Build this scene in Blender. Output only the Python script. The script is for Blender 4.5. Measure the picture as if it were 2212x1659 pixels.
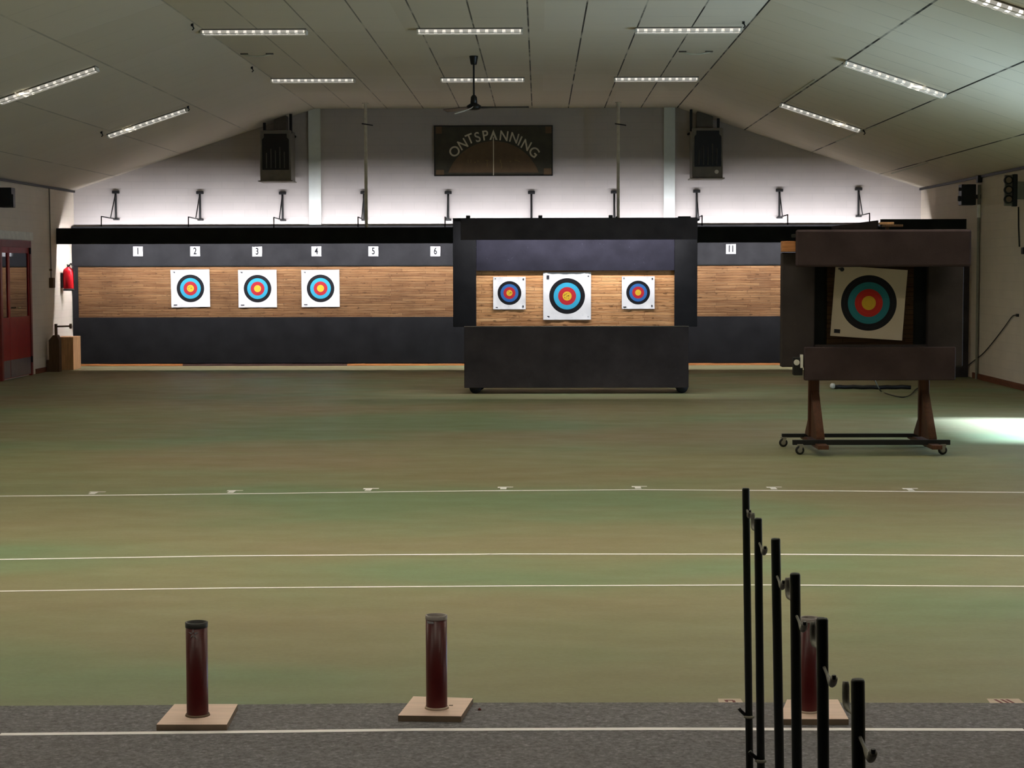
import bpy, bmesh, math, random
from mathutils import Vector, Matrix
random.seed(7)
for o in list(bpy.data.objects): bpy.data.objects.remove(o)
SC = bpy.context.scene
COL = SC.collection
R = math.radians

# ------------------------------------------------------------------ camera
F = 3957.0; W, H = 2212, 1659; EYE = 1.70
roll = 0.0022
du, dv = 1165 - W/2, H/2 - 580                 # where the room axis (+Y) vanishes
cr, sr = math.cos(roll), math.sin(roll)
du0, dv0 = du*cr + dv*sr, -du*sr + dv*cr
n = math.sqrt(du0*du0 + dv0*dv0 + F*F)
yaw = math.asin(du0/n); pitch = math.atan2(dv0, F)
Fw = Vector((-math.sin(yaw)*math.cos(pitch), math.cos(yaw)*math.cos(pitch), -math.sin(pitch)))
Rt0 = Vector((math.cos(yaw), math.sin(yaw), 0)); Up0 = Rt0.cross(Fw)
Rt = Rt0*cr - Up0*sr; Up = Up0*cr + Rt0*sr
CP = Vector((0, 0, EYE))
cam = bpy.data.cameras.new('camera'); co = bpy.data.objects.new('camera', cam); COL.objects.link(co)
cam.sensor_width = 36; cam.lens = 36*F/W; cam.clip_start = .05; cam.clip_end = 200
co.matrix_world = Matrix(((Rt.x, Up.x, -Fw.x, 0), (Rt.y, Up.y, -Fw.y, 0), (Rt.z, Up.z, -Fw.z, EYE), (0, 0, 0, 1)))
SC.camera = co
def ray(px, py): return Fw + Rt*((px-W/2)/F) + Up*((H/2-py)/F)
def P(px, py, Y): d = ray(px, py); return CP + d*(Y/d.y)         # point at depth Y seen at that pixel
def FL(px, py, z=0): d = ray(px, py); return CP + d*((z-EYE)/d.z) # point on the floor
def WX(px, py, X): d = ray(px, py); return CP + d*(X/d.x)        # point on a side wall

# ------------------------------------------------------------------ view, world, lights
SC.view_settings.view_transform = 'Standard'; SC.view_settings.look = 'None'
SC.view_settings.exposure = 0; SC.view_settings.gamma = 1; SC.view_settings.use_curve_mapping = False
wd = bpy.data.worlds.new('world'); SC.world = wd; wd.use_nodes = True
wd.node_tree.nodes['Background'].inputs[0].default_value = (.62, .78, 1, 1)
wd.node_tree.nodes['Background'].inputs[1].default_value = .8
XL, XR, YB, ZE, ZF, FXL, FXR, YR = -8.23, 6.70, 32.40, 3.09, 4.51, -3.94, 2.42, -4.0
def area(name, loc, dirv, sx, sy, power, color, spread=180):
    l = bpy.data.lights.new(name, 'AREA'); l.shape = 'RECTANGLE'; l.size = sx; l.size_y = sy
    l.energy = power; l.color = color; l.spread = R(spread)
    o = bpy.data.objects.new(name, l); COL.objects.link(o); o.location = loc
    o.rotation_euler = Vector(dirv).to_track_quat('-Z', 'Y').to_euler(); return o
# tubes behind the long valance of the back range: throw light back and down on the butts and the gable
for (x0, x1) in ((-8.1, -4.5), (-4.5, -0.9), (-0.9, 2.7), (2.7, 6.3)):
    l = area('range_tube_light', ((x0+x1)/2, 31.265, 2.31), (0, .77, -.64), x1-x0-.02, .022, 120, (.94, .93, 1.0))
# tubes behind the valance of the middle stand
area('stand_tube_light', (.55, 24.84, 2.30), (0, .50, -.87), 3.0, .04, 60, (.96, .95, 1.0))
# ceiling fluorescents nearer the camera, above the frame
for X in (-5.8, -3.35, -.8, 1.75, 4.15):
    for Y, pw in ((10.5, 92), (16.1, 46), (5.0, 24), (21.7, 20), (27.25, 15)):
        zz = ZF - max(0, abs(X+.76)-3.18)*.331 - .12
        area('ceiling_tube_light', (X, Y, zz), (0, 0, -1), 1.2, .18, pw*.62, (1.0, .93, .76), 150 if Y < 20 else 112)
# daylight through the open side door on the right, and a fill light added on the near right for unseen windows
sun = bpy.data.lights.new('sun', 'SUN'); sun.energy = 76; sun.angle = R(13); sun.color = (.50, .68, 1)
so = bpy.data.objects.new('sun', sun); COL.objects.link(so)
so.rotation_euler = Vector((-1, .03, -.95)).to_track_quat('-Z', 'Y').to_euler()
area('doorway_skylight', (6.95, 19.2, 1.15), (-1, 0, -.25), 2.2, 2.0, 190, (.50, .68, 1))
area('side_window_fill', (6.55, 9.0, 1.7), (-1, .35, .25), 5.0, 1.1, 30, (.72, .87, 1))

# ------------------------------------------------------------------ materials
def lin(c):
    return tuple(((v/255)/12.92 if v/255 <= .04045 else ((v/255+.055)/1.055)**2.4) for v in c) + (1,)
class NT:
    def __init__(s, name):
        s.m = bpy.data.materials.new(name); s.m.use_nodes = True; s.t = s.m.node_tree
        s.b = s.t.nodes['Principled BSDF']; s.n = s.t.nodes; s.l = s.t.links
    def node(s, typ, **kw):
        nd = s.n.new(typ)
        for k, v in kw.items(): setattr(nd, k, v)
        return nd
    def put(s, inp, v):
        if hasattr(v, 'bl_idname') or isinstance(v, bpy.types.NodeSocket): s.l.new(v, inp)
        else: inp.default_value = v
    def math(s, op, a, b=0, c=0):
        nd = s.node('ShaderNodeMath', operation=op)
        s.put(nd.inputs[0], a); s.put(nd.inputs[1], b); s.put(nd.inputs[2], c); return nd.outputs[0]
    def coord(s): return s.node('ShaderNodeTexCoord').outputs['Object']
    def mapped(s, v, sc):
        nd = s.node('ShaderNodeMapping'); s.l.new(v, nd.inputs[0]); nd.inputs['Scale'].default_value = sc; return nd.outputs[0]
    def noise(s, v, scale, detail=4, rough=.55):
        nd = s.node('ShaderNodeTexNoise'); s.l.new(v, nd.inputs[0]); nd.inputs['Scale'].default_value = scale
        nd.inputs['Detail'].default_value = detail; nd.inputs['Roughness'].default_value = rough; return nd.outputs[0]
    def ramp(s, f, stops, interp='LINEAR'):
        nd = s.node('ShaderNodeValToRGB'); s.put(nd.inputs[0], f); r = nd.color_ramp; r.interpolation = interp
        while len(r.elements) > 1: r.elements.remove(r.elements[-1])
        r.elements[0].position = stops[0][0]; r.elements[0].color = stops[0][1]
        for p, c in stops[1:]:
            e = r.elements.new(p); e.color = c
        return nd.outputs[0]
    def mix(s, f, a, b, typ='MIX'):
        nd = s.node('ShaderNodeMix', data_type='RGBA', blend_type=typ)
        s.put(nd.inputs[0], f); s.put(nd.inputs[6], a); s.put(nd.inputs[7], b); return nd.outputs[2]
    def bump(s, h, st=.3, d=.01):
        nd = s.node('ShaderNodeBump'); nd.inputs['Strength'].default_value = st; nd.inputs['Distance'].default_value = d
        s.put(nd.inputs['Height'], h); s.l.new(nd.outputs[0], s.b.inputs['Normal'])
    def xyz(s, v):
        nd = s.node('ShaderNodeSeparateXYZ'); s.l.new(v, nd.inputs[0]); return nd.outputs
    def fin(s, col, rough=.6, metal=0, spec=.5):
        s.put(s.b.inputs['Base Color'], col); s.put(s.b.inputs['Roughness'], rough)
        s.b.inputs['Metallic'].default_value = metal; s.b.inputs['Specular IOR Level'].default_value = spec; return s.m
BW = lambda v: (v, v, v, 1)
def simple(name, c, rough=.5, metal=0, var=.12, scale=9, spec=.4, bump=0):
    t = NT(name); v = t.coord(); nz = t.noise(v, scale)
    c = lin(c); lo = tuple(x*(1-var) for x in c[:3])+(1,); hi = tuple(min(1, x*(1+var)) for x in c[:3])+(1,)
    if bump: t.bump(t.noise(v, scale*8), bump, .004)
    return t.fin(t.ramp(nz, [(.3, lo), (.7, hi)]), rough, metal, spec)
def wood(name, c, axis=2, scale=3, rough=.6, var=.35):
    t = NT(name); v = t.coord(); sc = [scale*6]*3; sc[axis] = scale*.5
    nz = t.noise(t.mapped(v, sc), 2, 5, .65); c = lin(c)
    lo = tuple(x*(1-var) for x in c[:3])+(1,); hi = tuple(min(1, x*(1+var*.5)) for x in c[:3])+(1,)
    t.bump(nz, .15, .003)
    return t.fin(t.ramp(nz, [(.3, lo), (.7, hi)]), rough, 0, .3)
def brick(name, c, horizontal='X'):
    t = NT(name); v = t.coord(); x = t.xyz(v)
    cb = t.node('ShaderNodeCombineXYZ'); t.l.new(x[0 if horizontal == 'X' else 1], cb.inputs[0]); t.l.new(x[2], cb.inputs[1])
    br = t.node('ShaderNodeTexBrick'); t.l.new(cb.outputs[0], br.inputs[0])
    br.inputs['Color1'].default_value = BW(.97); br.inputs['Color2'].default_value = BW(1); br.inputs['Mortar'].default_value = BW(.93)
    br.inputs['Scale'].default_value = 1; br.inputs['Mortar Size'].default_value = .007; br.inputs['Mortar Smooth'].default_value = .6
    br.inputs['Brick Width'].default_value = .40; br.inputs['Row Height'].default_value = .125
    nz = t.noise(v, 2.2); c = lin(c)
    base = t.ramp(nz, [(.3, tuple(q*.93 for q in c[:3])+(1,)), (.75, c)])
    col = t.mix(1, base, br.outputs[0], 'MULTIPLY')
    t.bump(t.math('ADD', t.math('MULTIPLY', br.outputs[1], -1.0), t.math('MULTIPLY', t.noise(v, 30), .5)), .10, .004)
    return t.fin(col, .75, 0, .25)
M = {}
M['wall_b'] = brick('painted_block_back', (188, 181, 176), 'X')
M['wall_s'] = brick('painted_block_side', (220, 208, 190), 'Y')
M['pilaster'] = simple('pilaster_paint', (226, 232, 226), .6, var=.03)
def ceil_mat():
    t = NT('ceiling_boards'); v = t.coord(); x = t.xyz(v)
    s = t.math('SUBTRACT', t.math('ABSOLUTE', t.math('ADD', x[0], .76)), 3.18)
    slope = t.math('GREATER_THAN', s, 0)
    def line(val, w, half):
        f = t.math('FRACT', t.math('DIVIDE', val, w)); f = t.math('MINIMUM', f, t.math('SUBTRACT', 1, f))
        return t.math('LESS_THAN', f, half/w)
    jf = line(t.math('ADD', s, 6.36), .636, .009); js = line(s, 1.18, .011)
    j = t.math('ADD', t.math('MULTIPLY', js, slope), t.math('MULTIPLY', jf, t.math('SUBTRACT', 1, slope)))
    side = t.ramp(t.math('ADD', t.math('MULTIPLY', x[0], .1), .5), [(.12, BW(.35)), (.32, BW(.75)), (.55, BW(1))])
    brk = t.ramp(t.noise(v, 1.1, 3), [(.36, BW(.25)), (.50, BW(1))])
    j = t.math('MULTIPLY', t.math('MULTIPLY', j, side), brk)
    g = t.math('MULTIPLY', line(x[1], .61, .006), t.ramp(t.noise(v, 2.4, 3), [(.40, BW(.05)), (.62, BW(.9))]))
    g = t.math('MULTIPLY', g, t.ramp(t.math('ADD', t.math('MULTIPLY', x[0], .1), .5), [(.2, BW(.28)), (.5, BW(.28)), (.85, BW(.7))]))
    # each sheet is a hair different
    cb = t.node('ShaderNodeCombineXYZ')
    t.l.new(t.math('FLOOR', t.math('DIVIDE', s, 1.18)), cb.inputs[0]); t.l.new(t.math('FLOOR', t.math('DIVIDE', x[1], 2.44)), cb.inputs[1])
    wn = t.node('ShaderNodeTexWhiteNoise'); t.l.new(cb.outputs[0], wn.inputs[0])
    base = t.mix(wn.outputs[0], lin((218, 208, 190)), lin((226, 217, 202)))
    base = t.mix(t.math('MULTIPLY', t.noise(v, .35, 3), .5), base, lin((204, 194, 176)))
    col = t.mix(t.math('MAXIMUM', j, g), base, lin((38, 36, 30)))
    return t.fin(col, .7, 0, .3)
M['ceil'] = ceil_mat()
def floor_mat():
    t = NT('sports_floor'); v = t.coord()
    a = t.noise(t.mapped(v, (.22, .42, 1)), 1.0, 3, .5); b = t.noise(t.mapped(v, (1.2, 2.2, 1)), 1.3, 5, .6)
    col = t.ramp(a, [(.38, lin((108, 132, 94))), (.50, lin((130, 129, 93))), (.66, lin((136, 122, 90)))])
    col = t.mix(t.math('MULTIPLY', b, .5), col, lin((118, 113, 84)))
    sc = t.ramp(t.noise(t.mapped(v, (3, 14, 1)), 2.0, 4, .6), [(.70, BW(0)), (.76, BW(.35))])
    col = t.mix(sc, col, lin((168, 158, 124)))
    fine = t.noise(v, 38, 4, .7)
    col = t.mix(t.math('MULTIPLY', t.ramp(fine, [(.35, BW(1)), (.62, BW(0))]), .22), col, lin((92, 86, 62)))
    return t.fin(col, t.ramp(b, [(.3, BW(.42)), (.7, BW(.55))]), 0, .28)
M['floor'] = floor_mat()
def mat_mat():
    t = NT('grey_carpet_tile'); v = t.coord(); a = t.noise(v, 55, 4, .7); b = t.noise(v, 1.3, 3)
    col = t.ramp(a, [(.32, lin((86, 85, 87))), (.58, lin((124, 123, 127))), (.74, lin((162, 162, 165)))])
    col = t.mix(t.math('MULTIPLY', b, .4), col, lin((112, 104, 100)))
    t.bump(a, .5, .004); return t.fin(col, .95, 0, .1)
M['mat'] = mat_mat()
M['line'] = simple('white_line', (240, 236, 236), .6, var=.08, scale=3)
M['line_faint'] = simple('worn_line', (150, 148, 112), .6, var=.1, scale=3)
M['pale'] = simple('pale_patch', (198, 178, 160), .7)
M['redmark'] = simple('red_mark', (110, 50, 45), .7)
def felt(name, c, sp=(120, 120, 130)):
    t = NT(name); v = t.coord(); a = t.noise(v, 3, 4); sk = t.noise(v, 26, 3, .7); c = lin(c)
    col = t.ramp(a, [(.3, tuple(x*.75 for x in c[:3])+(1,)), (.7, tuple(x*1.25 for x in c[:3])+(1,))])
    col = t.mix(t.ramp(sk, [(.66, BW(0)), (.74, BW(.28))]), col, lin(sp))
    t.bump(t.noise(v, 60), .3, .003); return t.fin(col, .9, 0, .12)
M['navy'] = felt('navy_felt', (33, 33, 34), (86, 86, 92))
M['navy2'] = felt('slate_felt', (36, 35, 43), (84, 84, 96))
M['navy_low'] = felt('dark_felt', (27, 27, 28), (60, 60, 62))
M['black'] = felt('black_board', (34, 35, 32), (50, 50, 50))
M['brown_black'] = felt('brown_black_board', (70, 58, 60), (90, 80, 80))
M['brown_front'] = felt('worn_black_front', (62, 56, 56), (90, 84, 84))
def laminate(nm, dim):
    t = NT(nm); v = t.coord(); x = t.xyz(v)
    wob = t.math('MULTIPLY', t.noise(t.mapped(v, (1.2, 1, 5)), 1.5, 3), .05)
    cb = t.node('ShaderNodeCombineXYZ'); t.l.new(x[0], cb.inputs[0]); t.l.new(t.math('ADD', x[2], wob), cb.inputs[1])
    br = t.node('ShaderNodeTexBrick'); t.l.new(cb.outputs[0], br.inputs[0]); br.offset = .37; br.offset_frequency = 2; br.squash = .6; br.squash_frequency = 3
    br.inputs['Color1'].default_value = lin((168, 128, 88)); br.inputs['Color2'].default_value = lin((210, 178, 136)); br.inputs['Mortar'].default_value = lin((120, 78, 44))
    br.inputs['Scale'].default_value = 1; br.inputs['Mortar Size'].default_value = .0045; br.inputs['Mortar Smooth'].default_value = .8
    br.inputs['Brick Width'].default_value = .95; br.inputs['Row Height'].default_value = .043
    st = t.noise(t.mapped(v, (1.2, 1, 26)), 1.6, 5, .7)
    col = t.mix(.75, br.outputs[0], t.ramp(st, [(.28, lin((128, 88, 56))), (.46, lin((190, 148, 104))), (.7, lin((224, 192, 148)))]), 'MIX')
    gr = t.ramp(t.noise(t.mapped(v, (4.5, 1, 26)), 1.3, 4, .7), [(.30, BW(.42)), (.40, BW(1))])
    col = t.mix(.95, col, gr, 'MULTIPLY')
    sp = t.ramp(t.noise(t.mapped(v, (9, 1, 30)), 1.0, 2, .5), [(.30, BW(.35)), (.36, BW(1))])
    col = t.mix(.85, col, sp, 'MULTIPLY')
    col = t.mix(.62, col, br.outputs[0], 'MULTIPLY'); 
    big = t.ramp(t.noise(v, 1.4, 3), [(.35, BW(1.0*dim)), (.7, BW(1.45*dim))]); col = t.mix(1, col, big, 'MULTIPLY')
    t.bump(t.math('ADD', st, t.math('MULTIPLY', br.outputs[1], -1)), .5, .008)
    return t.fin(col, .8, 0, .15)
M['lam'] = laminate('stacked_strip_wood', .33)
M['lam_pale'] = laminate('pale_strip_wood', 1.15)
M['lam_dark'] = laminate('old_dark_butt_wood', .10)
M['kerb_o'] = wood('orange_batten', (196, 128, 74), 0)
M['kerb_d'] = wood('dark_batten', (82, 58, 50), 0)
M['post_wood'] = wood('brown_stand_wood', (88, 54, 36), 2)
M['raw_wood'] = wood('raw_end_wood', (206, 140, 90), 0)
M['panel_wood'] = wood('light_panel_wood', (206, 158, 112), 2)
M['umber'] = wood('umber_wood', (96, 72, 48), 2)
M['steel'] = simple('black_steel', (28, 28, 28), .5, .3, var=.1)
M['rod'] = simple('beige_rod_paint', (205, 200, 182), .5)
M['grey_steel'] = simple('grey_paint_steel', (132, 128, 116), .5, 0)
M['casing'] = simple('heater_casing', (120, 114, 104), .5)
M['grille'] = simple('heater_grille', (14, 14, 14), .4)
M['slat'] = simple('heater_slat', (78, 74, 68), .35, .3)
M['duct'] = simple('duct_metal', (96, 90, 80), .5, .3)
M['plastic_b'] = simple('black_plastic', (16, 16, 17), .45)
M['plastic_w'] = simple('white_plastic', (225, 222, 215), .4)
M['pole'] = simple('dark_green_pole', (20, 26, 22), .35, .2, var=.3, scale=4)
M['hook'] = simple('grey_hook_sleeve', (128, 126, 116), .5, var=.25, scale=60)
M['tube_red'] = simple('maroon_pipe', (84, 22, 22), .35, var=.2, scale=5)
M['dark_rim'] = simple('black_tape', (40, 40, 38), .5)
M['pvc'] = simple('grey_pipe_rim', (150, 142, 138), .5)
M['tape'] = simple('silver_tape', (170, 170, 175), .4, .2)
M['ply'] = wood('plywood_base', (226, 198, 182), 0, var=.12)
M['ply_edge'] = simple('plywood_edge', (128, 110, 92), .8)
M['door_red'] = simple('red_door_paint', (150, 20, 14), .35, var=.12)
M['door_frame'] = simple('dark_red_frame', (120, 38, 30), .4)
M['kick'] = simple('grey_kick_plate', (112, 104, 108), .3, .4)
M['brass'] = simple('brass_lever', (200, 180, 130), .3, .5)
M['lintel'] = simple('grey_lintel', (215, 213, 200), .6)
M['ext_red'] = simple('extinguisher_red', (215, 30, 42), .25, var=.05)
M['base_brown'] = wood('brown_baseboard', (120, 72, 50), 1)
M['lamp_w'] = simple('white_louvre', (238, 236, 228), .3, .0, var=.03)
t = NT('dim_diffuser'); t.b.inputs['Emission Color'].default_value = (1, .95, .86, 1); t.b.inputs['Emission Strength'].default_value = .28
M['lamp_g'] = t.fin(lin((196, 190, 180)), .4, 0, .4)
M['fan_w'] = simple('fan_blade_white', (235, 235, 232), .4)
M['fan_b'] = simple('fan_black', (22, 22, 21), .4)
M['sign'] = simple('sign_board', (62, 58, 44), .6, var=.2, scale=6)
M['sign_frame'] = simple('sign_edge', (30, 28, 22), .5)
M['sign_letters'] = simple('sign_letter_paint', (205, 196, 172), .5, var=.08)
M['sign_bow'] = simple('sign_bow_paint', (98, 78, 54), .6)
M['sign_small'] = simple('sign_small_paint', (120, 100, 60), .6)
M['digit'] = simple('digit_paint', (26, 26, 28), .9, spec=.05)
M['number'] = simple('number_plate_white', (150, 150, 150), .8, var=.02)
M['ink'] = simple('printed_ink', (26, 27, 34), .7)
M['paper_back'] = simple('sheet_back', (200, 196, 186), .8)
M['lens_o'] = simple('dull_amber_lens', (120, 98, 78), .3)
M['batten'] = simple('joint_cover', (196, 194, 176), .6)
g = NT('door_glass'); g.b.inputs['Transmission Weight'].default_value = .0
M['glass'] = g.fin(lin((36, 36, 38)), .04, 0, 1.0)
t = NT('lamp_tube_glow'); t.b.inputs['Emission Color'].default_value = (1, .94, .84, 1); t.b.inputs['Emission Strength'].default_value = .75
M['tube'] = t.fin(lin((235, 232, 225)), .3, 0, .5)
t = NT('lamp_tube_glow_bright'); t.b.inputs['Emission Color'].default_value = (1, .96, .90, 1); t.b.inputs['Emission Strength'].default_value = 1.6
M['tube_on'] = t.fin(lin((235, 232, 225)), .3, 0, .5)
def face_mat(name, rblack, blue, worn, white=(236, 234, 230), red=(222, 58, 60), gold_=(250, 206, 62), black=(30, 29, 34)):
    t = NT(name); v = t.coord(); x = t.xyz(v)
    r = t.math('SQRT', t.math('ADD', t.math('MULTIPLY', x[0], x[0]), t.math('MULTIPLY', x[2], x[2])))
    f = t.math('DIVIDE', r, rblack*1.25)
    wht = lin(white); blk = lin(black); bl = lin(blue); rd = lin(red); yl = lin(gold_); ln = lin((70, 70, 75))
    stops = [(0, yl), (.098, tuple(q*.72 for q in yl[:3])+(1,)), (.102, yl), (.2, rd), (.298, tuple(min(1, q*1.5) for q in rd[:3])+(1,)), (.303, rd), (.4, bl), (.498, tuple(min(1, q*1.45) for q in bl[:3])+(1,)), (.503, bl), (.6, blk), (.698, tuple(min(1, q*3) for q in blk[:3])+(1,)), (.702, blk), (.8, wht)]
    col = t.ramp(f, stops, 'CONSTANT')
    h = t.ramp(t.noise(v, 60 if worn > .5 else 40, 3, .6), [(.60-.06*worn, BW(0)), (.64-.06*worn, BW(1))])
    gold = t.math('MULTIPLY', t.math('LESS_THAN', f, .15), worn)
    col = t.mix(t.math('MULTIPLY', h, gold), col, lin((70, 55, 30)))
    col = t.mix(t.math('MULTIPLY', t.math('MULTIPLY', t.ramp(t.noise(v, 45, 3, .6), [(.66, BW(0)), (.68, BW(1))]), t.math('GREATER_THAN', f, .82)), .35*worn), col, lin((120, 120, 120)))
    t.bump(t.noise(v, 9, 3), .25, .01)
    return t.fin(col, .7, 0, .2)

# ------------------------------------------------------------------ mesh helpers
class MB:
    def __init__(s, o=(0, 0, 0)): s.bm = bmesh.new(); s.o = Vector(o); s.mi = 0
    def _add(s, verts, faces, smooth=False):
        vs = [s.bm.verts.new(Vector(v)-s.o) for v in verts]; out = []
        for f in faces:
            try: q = s.bm.faces.new([vs[i] for i in f])
            except ValueError: continue
            q.material_index = s.mi; q.smooth = smooth; out.append(q)
        return vs, out
    def box(s, x0, x1, y0, y1, z0, z1, b=0, rot=None):
        p = [(x, y, z) for x in (x0, x1) for y in (y0, y1) for z in (z0, z1)]
        if rot:
            c = Vector(((x0+x1)/2, (y0+y1)/2, (z0+z1)/2)); p = [c + rot @ (Vector(q)-c) for q in p]
        vs, fs = s._add(p, [(0, 1, 3, 2), (4, 6, 7, 5), (0, 4, 5, 1), (2, 3, 7, 6), (0, 2, 6, 4), (1, 5, 7, 3)])
        if b:
            es = list({e for f in fs for e in f.edges})
            bmesh.ops.bevel(s.bm, geom=es, offset=b, segments=2, affect='EDGES', profile=.5, material=-1)
        return s
    def cyl(s, a, b, r, r2=None, n=20, caps=True):
        a, b = Vector(a), Vector(b); r2 = r if r2 is None else r2; d = (b-a).normalized()
        u = d.orthogonal().normalized(); w = d.cross(u)
        ring = lambda c, q: [c + (u*math.cos(2*math.pi*i/n) + w*math.sin(2*math.pi*i/n))*q for i in range(n)]
        s._add(ring(a, r)+ring(b, r2), [(i, (i+1) % n, n+(i+1) % n, n+i) for i in range(n)], True)
        if caps: s._add(ring(a, r), [tuple(range(n))[::-1]]); s._add(ring(b, r2), [tuple(range(n))])
        return s
    def lathe(s, c, prof, axis=(0, 0, 1), n=28):       # prof: (radius, height) pairs
        c = Vector(c); d = Vector(axis).normalized(); u = d.orthogonal().normalized(); w = d.cross(u); vs = []
        for r, h in prof:
            vs += [c + d*h + (u*math.cos(2*math.pi*i/n)+w*math.sin(2*math.pi*i/n))*r for i in range(n)]
        fs = [(k*n+i, k*n+(i+1) % n, (k+1)*n+(i+1) % n, (k+1)*n+i) for k in range(len(prof)-1) for i in range(n)]
        s._add(vs, fs, True); return s
    def tube(s, pts, r, n=8):
        pts = [Vector(p) for p in pts]; rings = []
        u = None
        for i, p in enumerate(pts):
            d = (pts[min(i+1, len(pts)-1)] - pts[max(i-1, 0)]).normalized()
            u = d.orthogonal().normalized() if u is None else (u - d*u.dot(d)).normalized()
            w = d.cross(u); rr = r[i] if isinstance(r, (list, tuple)) else r
            rings += [p + (u*math.cos(2*math.pi*k/n)+w*math.sin(2*math.pi*k/n))*rr for k in range(n)]
        fs = [(k*n+i, k*n+(i+1) % n, (k+1)*n+(i+1) % n, (k+1)*n+i) for k in range(len(pts)-1) for i in range(n)]
        fs += [tuple(range(n))[::-1], tuple(range((len(pts)-1)*n, len(pts)*n))]
        s._add(rings, fs, True); return s
    def prism(s, poly, vec):                           # polygon (3D points) pushed along vec
        n_ = len(poly); poly = [Vector(p) for p in poly]; q = [p+Vector(vec) for p in poly]
        s._add(poly+q, [tuple(range(n_)), tuple(range(n_, 2*n_))[::-1]] + [(i, n_+i, n_+(i+1) % n_, (i+1) % n_) for i in range(n_)]); return s
    def quad(s, *p): s._add(p, [tuple(range(len(p)))]); return s
    def build(s, name, mats, parent=None, loc=None):
        bmesh.ops.recalc_face_normals(s.bm, faces=s.bm.faces[:]) 
        me = bpy.data.meshes.new(name); s.bm.to_mesh(me); s.bm.free()
        for m in (mats if isinstance(mats, (list, tuple)) else [mats]): me.materials.append(M[m] if isinstance(m, str) else m)
        o = bpy.data.objects.new(name, me); COL.objects.link(o)
        if parent: o.parent = parent
        else: o.location = s.o if loc is None else loc
        return o
def tag(o, label=None, cat=None, group=None, kind=None):
    if label: o['label'] = label
    if cat: o['category'] = cat
    if group: o['group'] = group
    if kind: o['kind'] = kind
    return o
def root(name, loc, label, cat, group=None):
    o = bpy.data.objects.new(name, None); COL.objects.link(o); o.location = loc; o.empty_display_size = .1
    return tag(o, label, cat, group)
bpy_children = lambda o: [c for c in bpy.data.objects if c.parent == o]
def copy_tree(o, parent=None):
    c = o.copy(); COL.objects.link(c)
    if parent: c.parent = parent
    for ch in bpy_children(o): copy_tree(ch, c)
    return c
def struct(mb, name, mats): return tag(mb.build(name, mats), kind='structure')
def text_mesh(s, size, loc, rotx=R(90), roty=0, sx=1, extrude=.002, offset=0):
    cu = bpy.data.curves.new('t', 'FONT'); cu.body = s; cu.size = size; cu.extrude = extrude; cu.offset = offset
    cu.align_x = 'CENTER'; cu.align_y = 'CENTER'
    ob = bpy.data.objects.new('t', cu); COL.objects.link(ob); bpy.context.view_layer.update()
    me = bpy.data.meshes.new_from_object(ob.evaluated_get(bpy.context.evaluated_depsgraph_get()))
    bpy.data.objects.remove(ob)
    mt = Matrix.Translation(loc) @ Matrix.Rotation(roty, 4, 'Y') @ Matrix.Rotation(rotx, 4, 'X') @ Matrix.Diagonal((sx, 1, 1, 1))
    me.transform(mt); return me
def add_mesh(mb, me, mi=0):
    k = len(mb.bm.faces); mb.bm.from_mesh(me); mb.bm.faces.ensure_lookup_table()
    for f in mb.bm.faces[k:]: f.material_index = mi
    bpy.data.meshes.remove(me)

# ------------------------------------------------------------------ room shell
b = MB(); b.box(XL-.3, XR+.3, YR-.3, YB+.3, -.2, 0)
def strip(b, pts, w, z=.0015):                          # painted line through floor points, w wide along Y
    for p, q in zip(pts, pts[1:]):
        b.quad((p.x, p.y-w/2, z), (q.x, q.y-w/2, z), (q.x, q.y+w/2, z), (p.x, p.y+w/2, z))
def lineY(pairs, xa=XL, xb=XR):                         # extend measured points to the walls
    p = [FL(*q) for q in pairs]; a, c = p[0], p[-1]
    s0 = (p[1]-p[0])/(p[1].x-p[0].x); s1 = (p[-1]-p[-2])/(p[-1].x-p[-2].x)
    if a.x > xa: p.insert(0, a + s0*(xa-a.x))
    if c.x < xb: p.append(c + s1*(xb-c.x))
    return p
b.mi = 1
strip(b, lineY([(0, 1072), (197, 1070.5), (600, 1066), (850, 1062.5), (1106, 1060), (1379, 1058), (1700, 1060), (2212, 1064)]), .042)
strip(b, lineY([(0, 1209), (500, 1201), (1106, 1197), (1650, 1197.5), (2212, 1201)]), .032)
strip(b, lineY([(0, 1277.5), (500, 1270.5), (1106, 1266), (1650, 1264), (2212, 1267)]), .026)
for (mx, my) in ((197, 1068), (497, 1065), (794, 1060.5), (1087, 1057.5), (1379, 1056), (1673, 1057.5), (1970, 1060.5)):
    c = FL(mx, my); w = .024
    b.quad((c.x-w, c.y, .002), (c.x+w, c.y, .002), (c.x+w, c.y+.13, .002), (c.x-w, c.y+.13, .002))
    b.quad((c.x-.02, c.y+.13, .002), (c.x+.075, c.y+.13, .002), (c.x+.075, c.y+.165, .002), (c.x-.02, c.y+.165, .002))
    b.quad((c.x-.045, c.y+.10, .002), (c.x-.02, c.y+.10, .002), (c.x-.02, c.y+.165, .002), (c.x-.045, c.y+.165, .002))
b.mi = 2
strip(b, lineY([(0, 981), (560, 981)], XL, -2.2), .02)
strip(b, [FL(1540, 841.5), FL(1775, 842)], .05)
strip(b, [FL(0, 847), FL(980, 848)], .03)
b.mi = 3
for px, w_ in ((1577, .05), (2170, .07)):
    c = FL(px, 1514); b.quad((c.x-w_, c.y-.09, .002), (c.x+w_, c.y-.09, .002), (c.x+w_*.9, c.y+.03, .002), (c.x-w_*.9, c.y+.03, .002))
b.mi = 4
c = FL(1577, 1516)
b.quad((c.x-.018, c.y-.012, .003), (c.x-.008, c.y-.016, .003), (c.x-.008, c.y+.015, .003), (c.x-.022, c.y+.02, .003))
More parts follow.
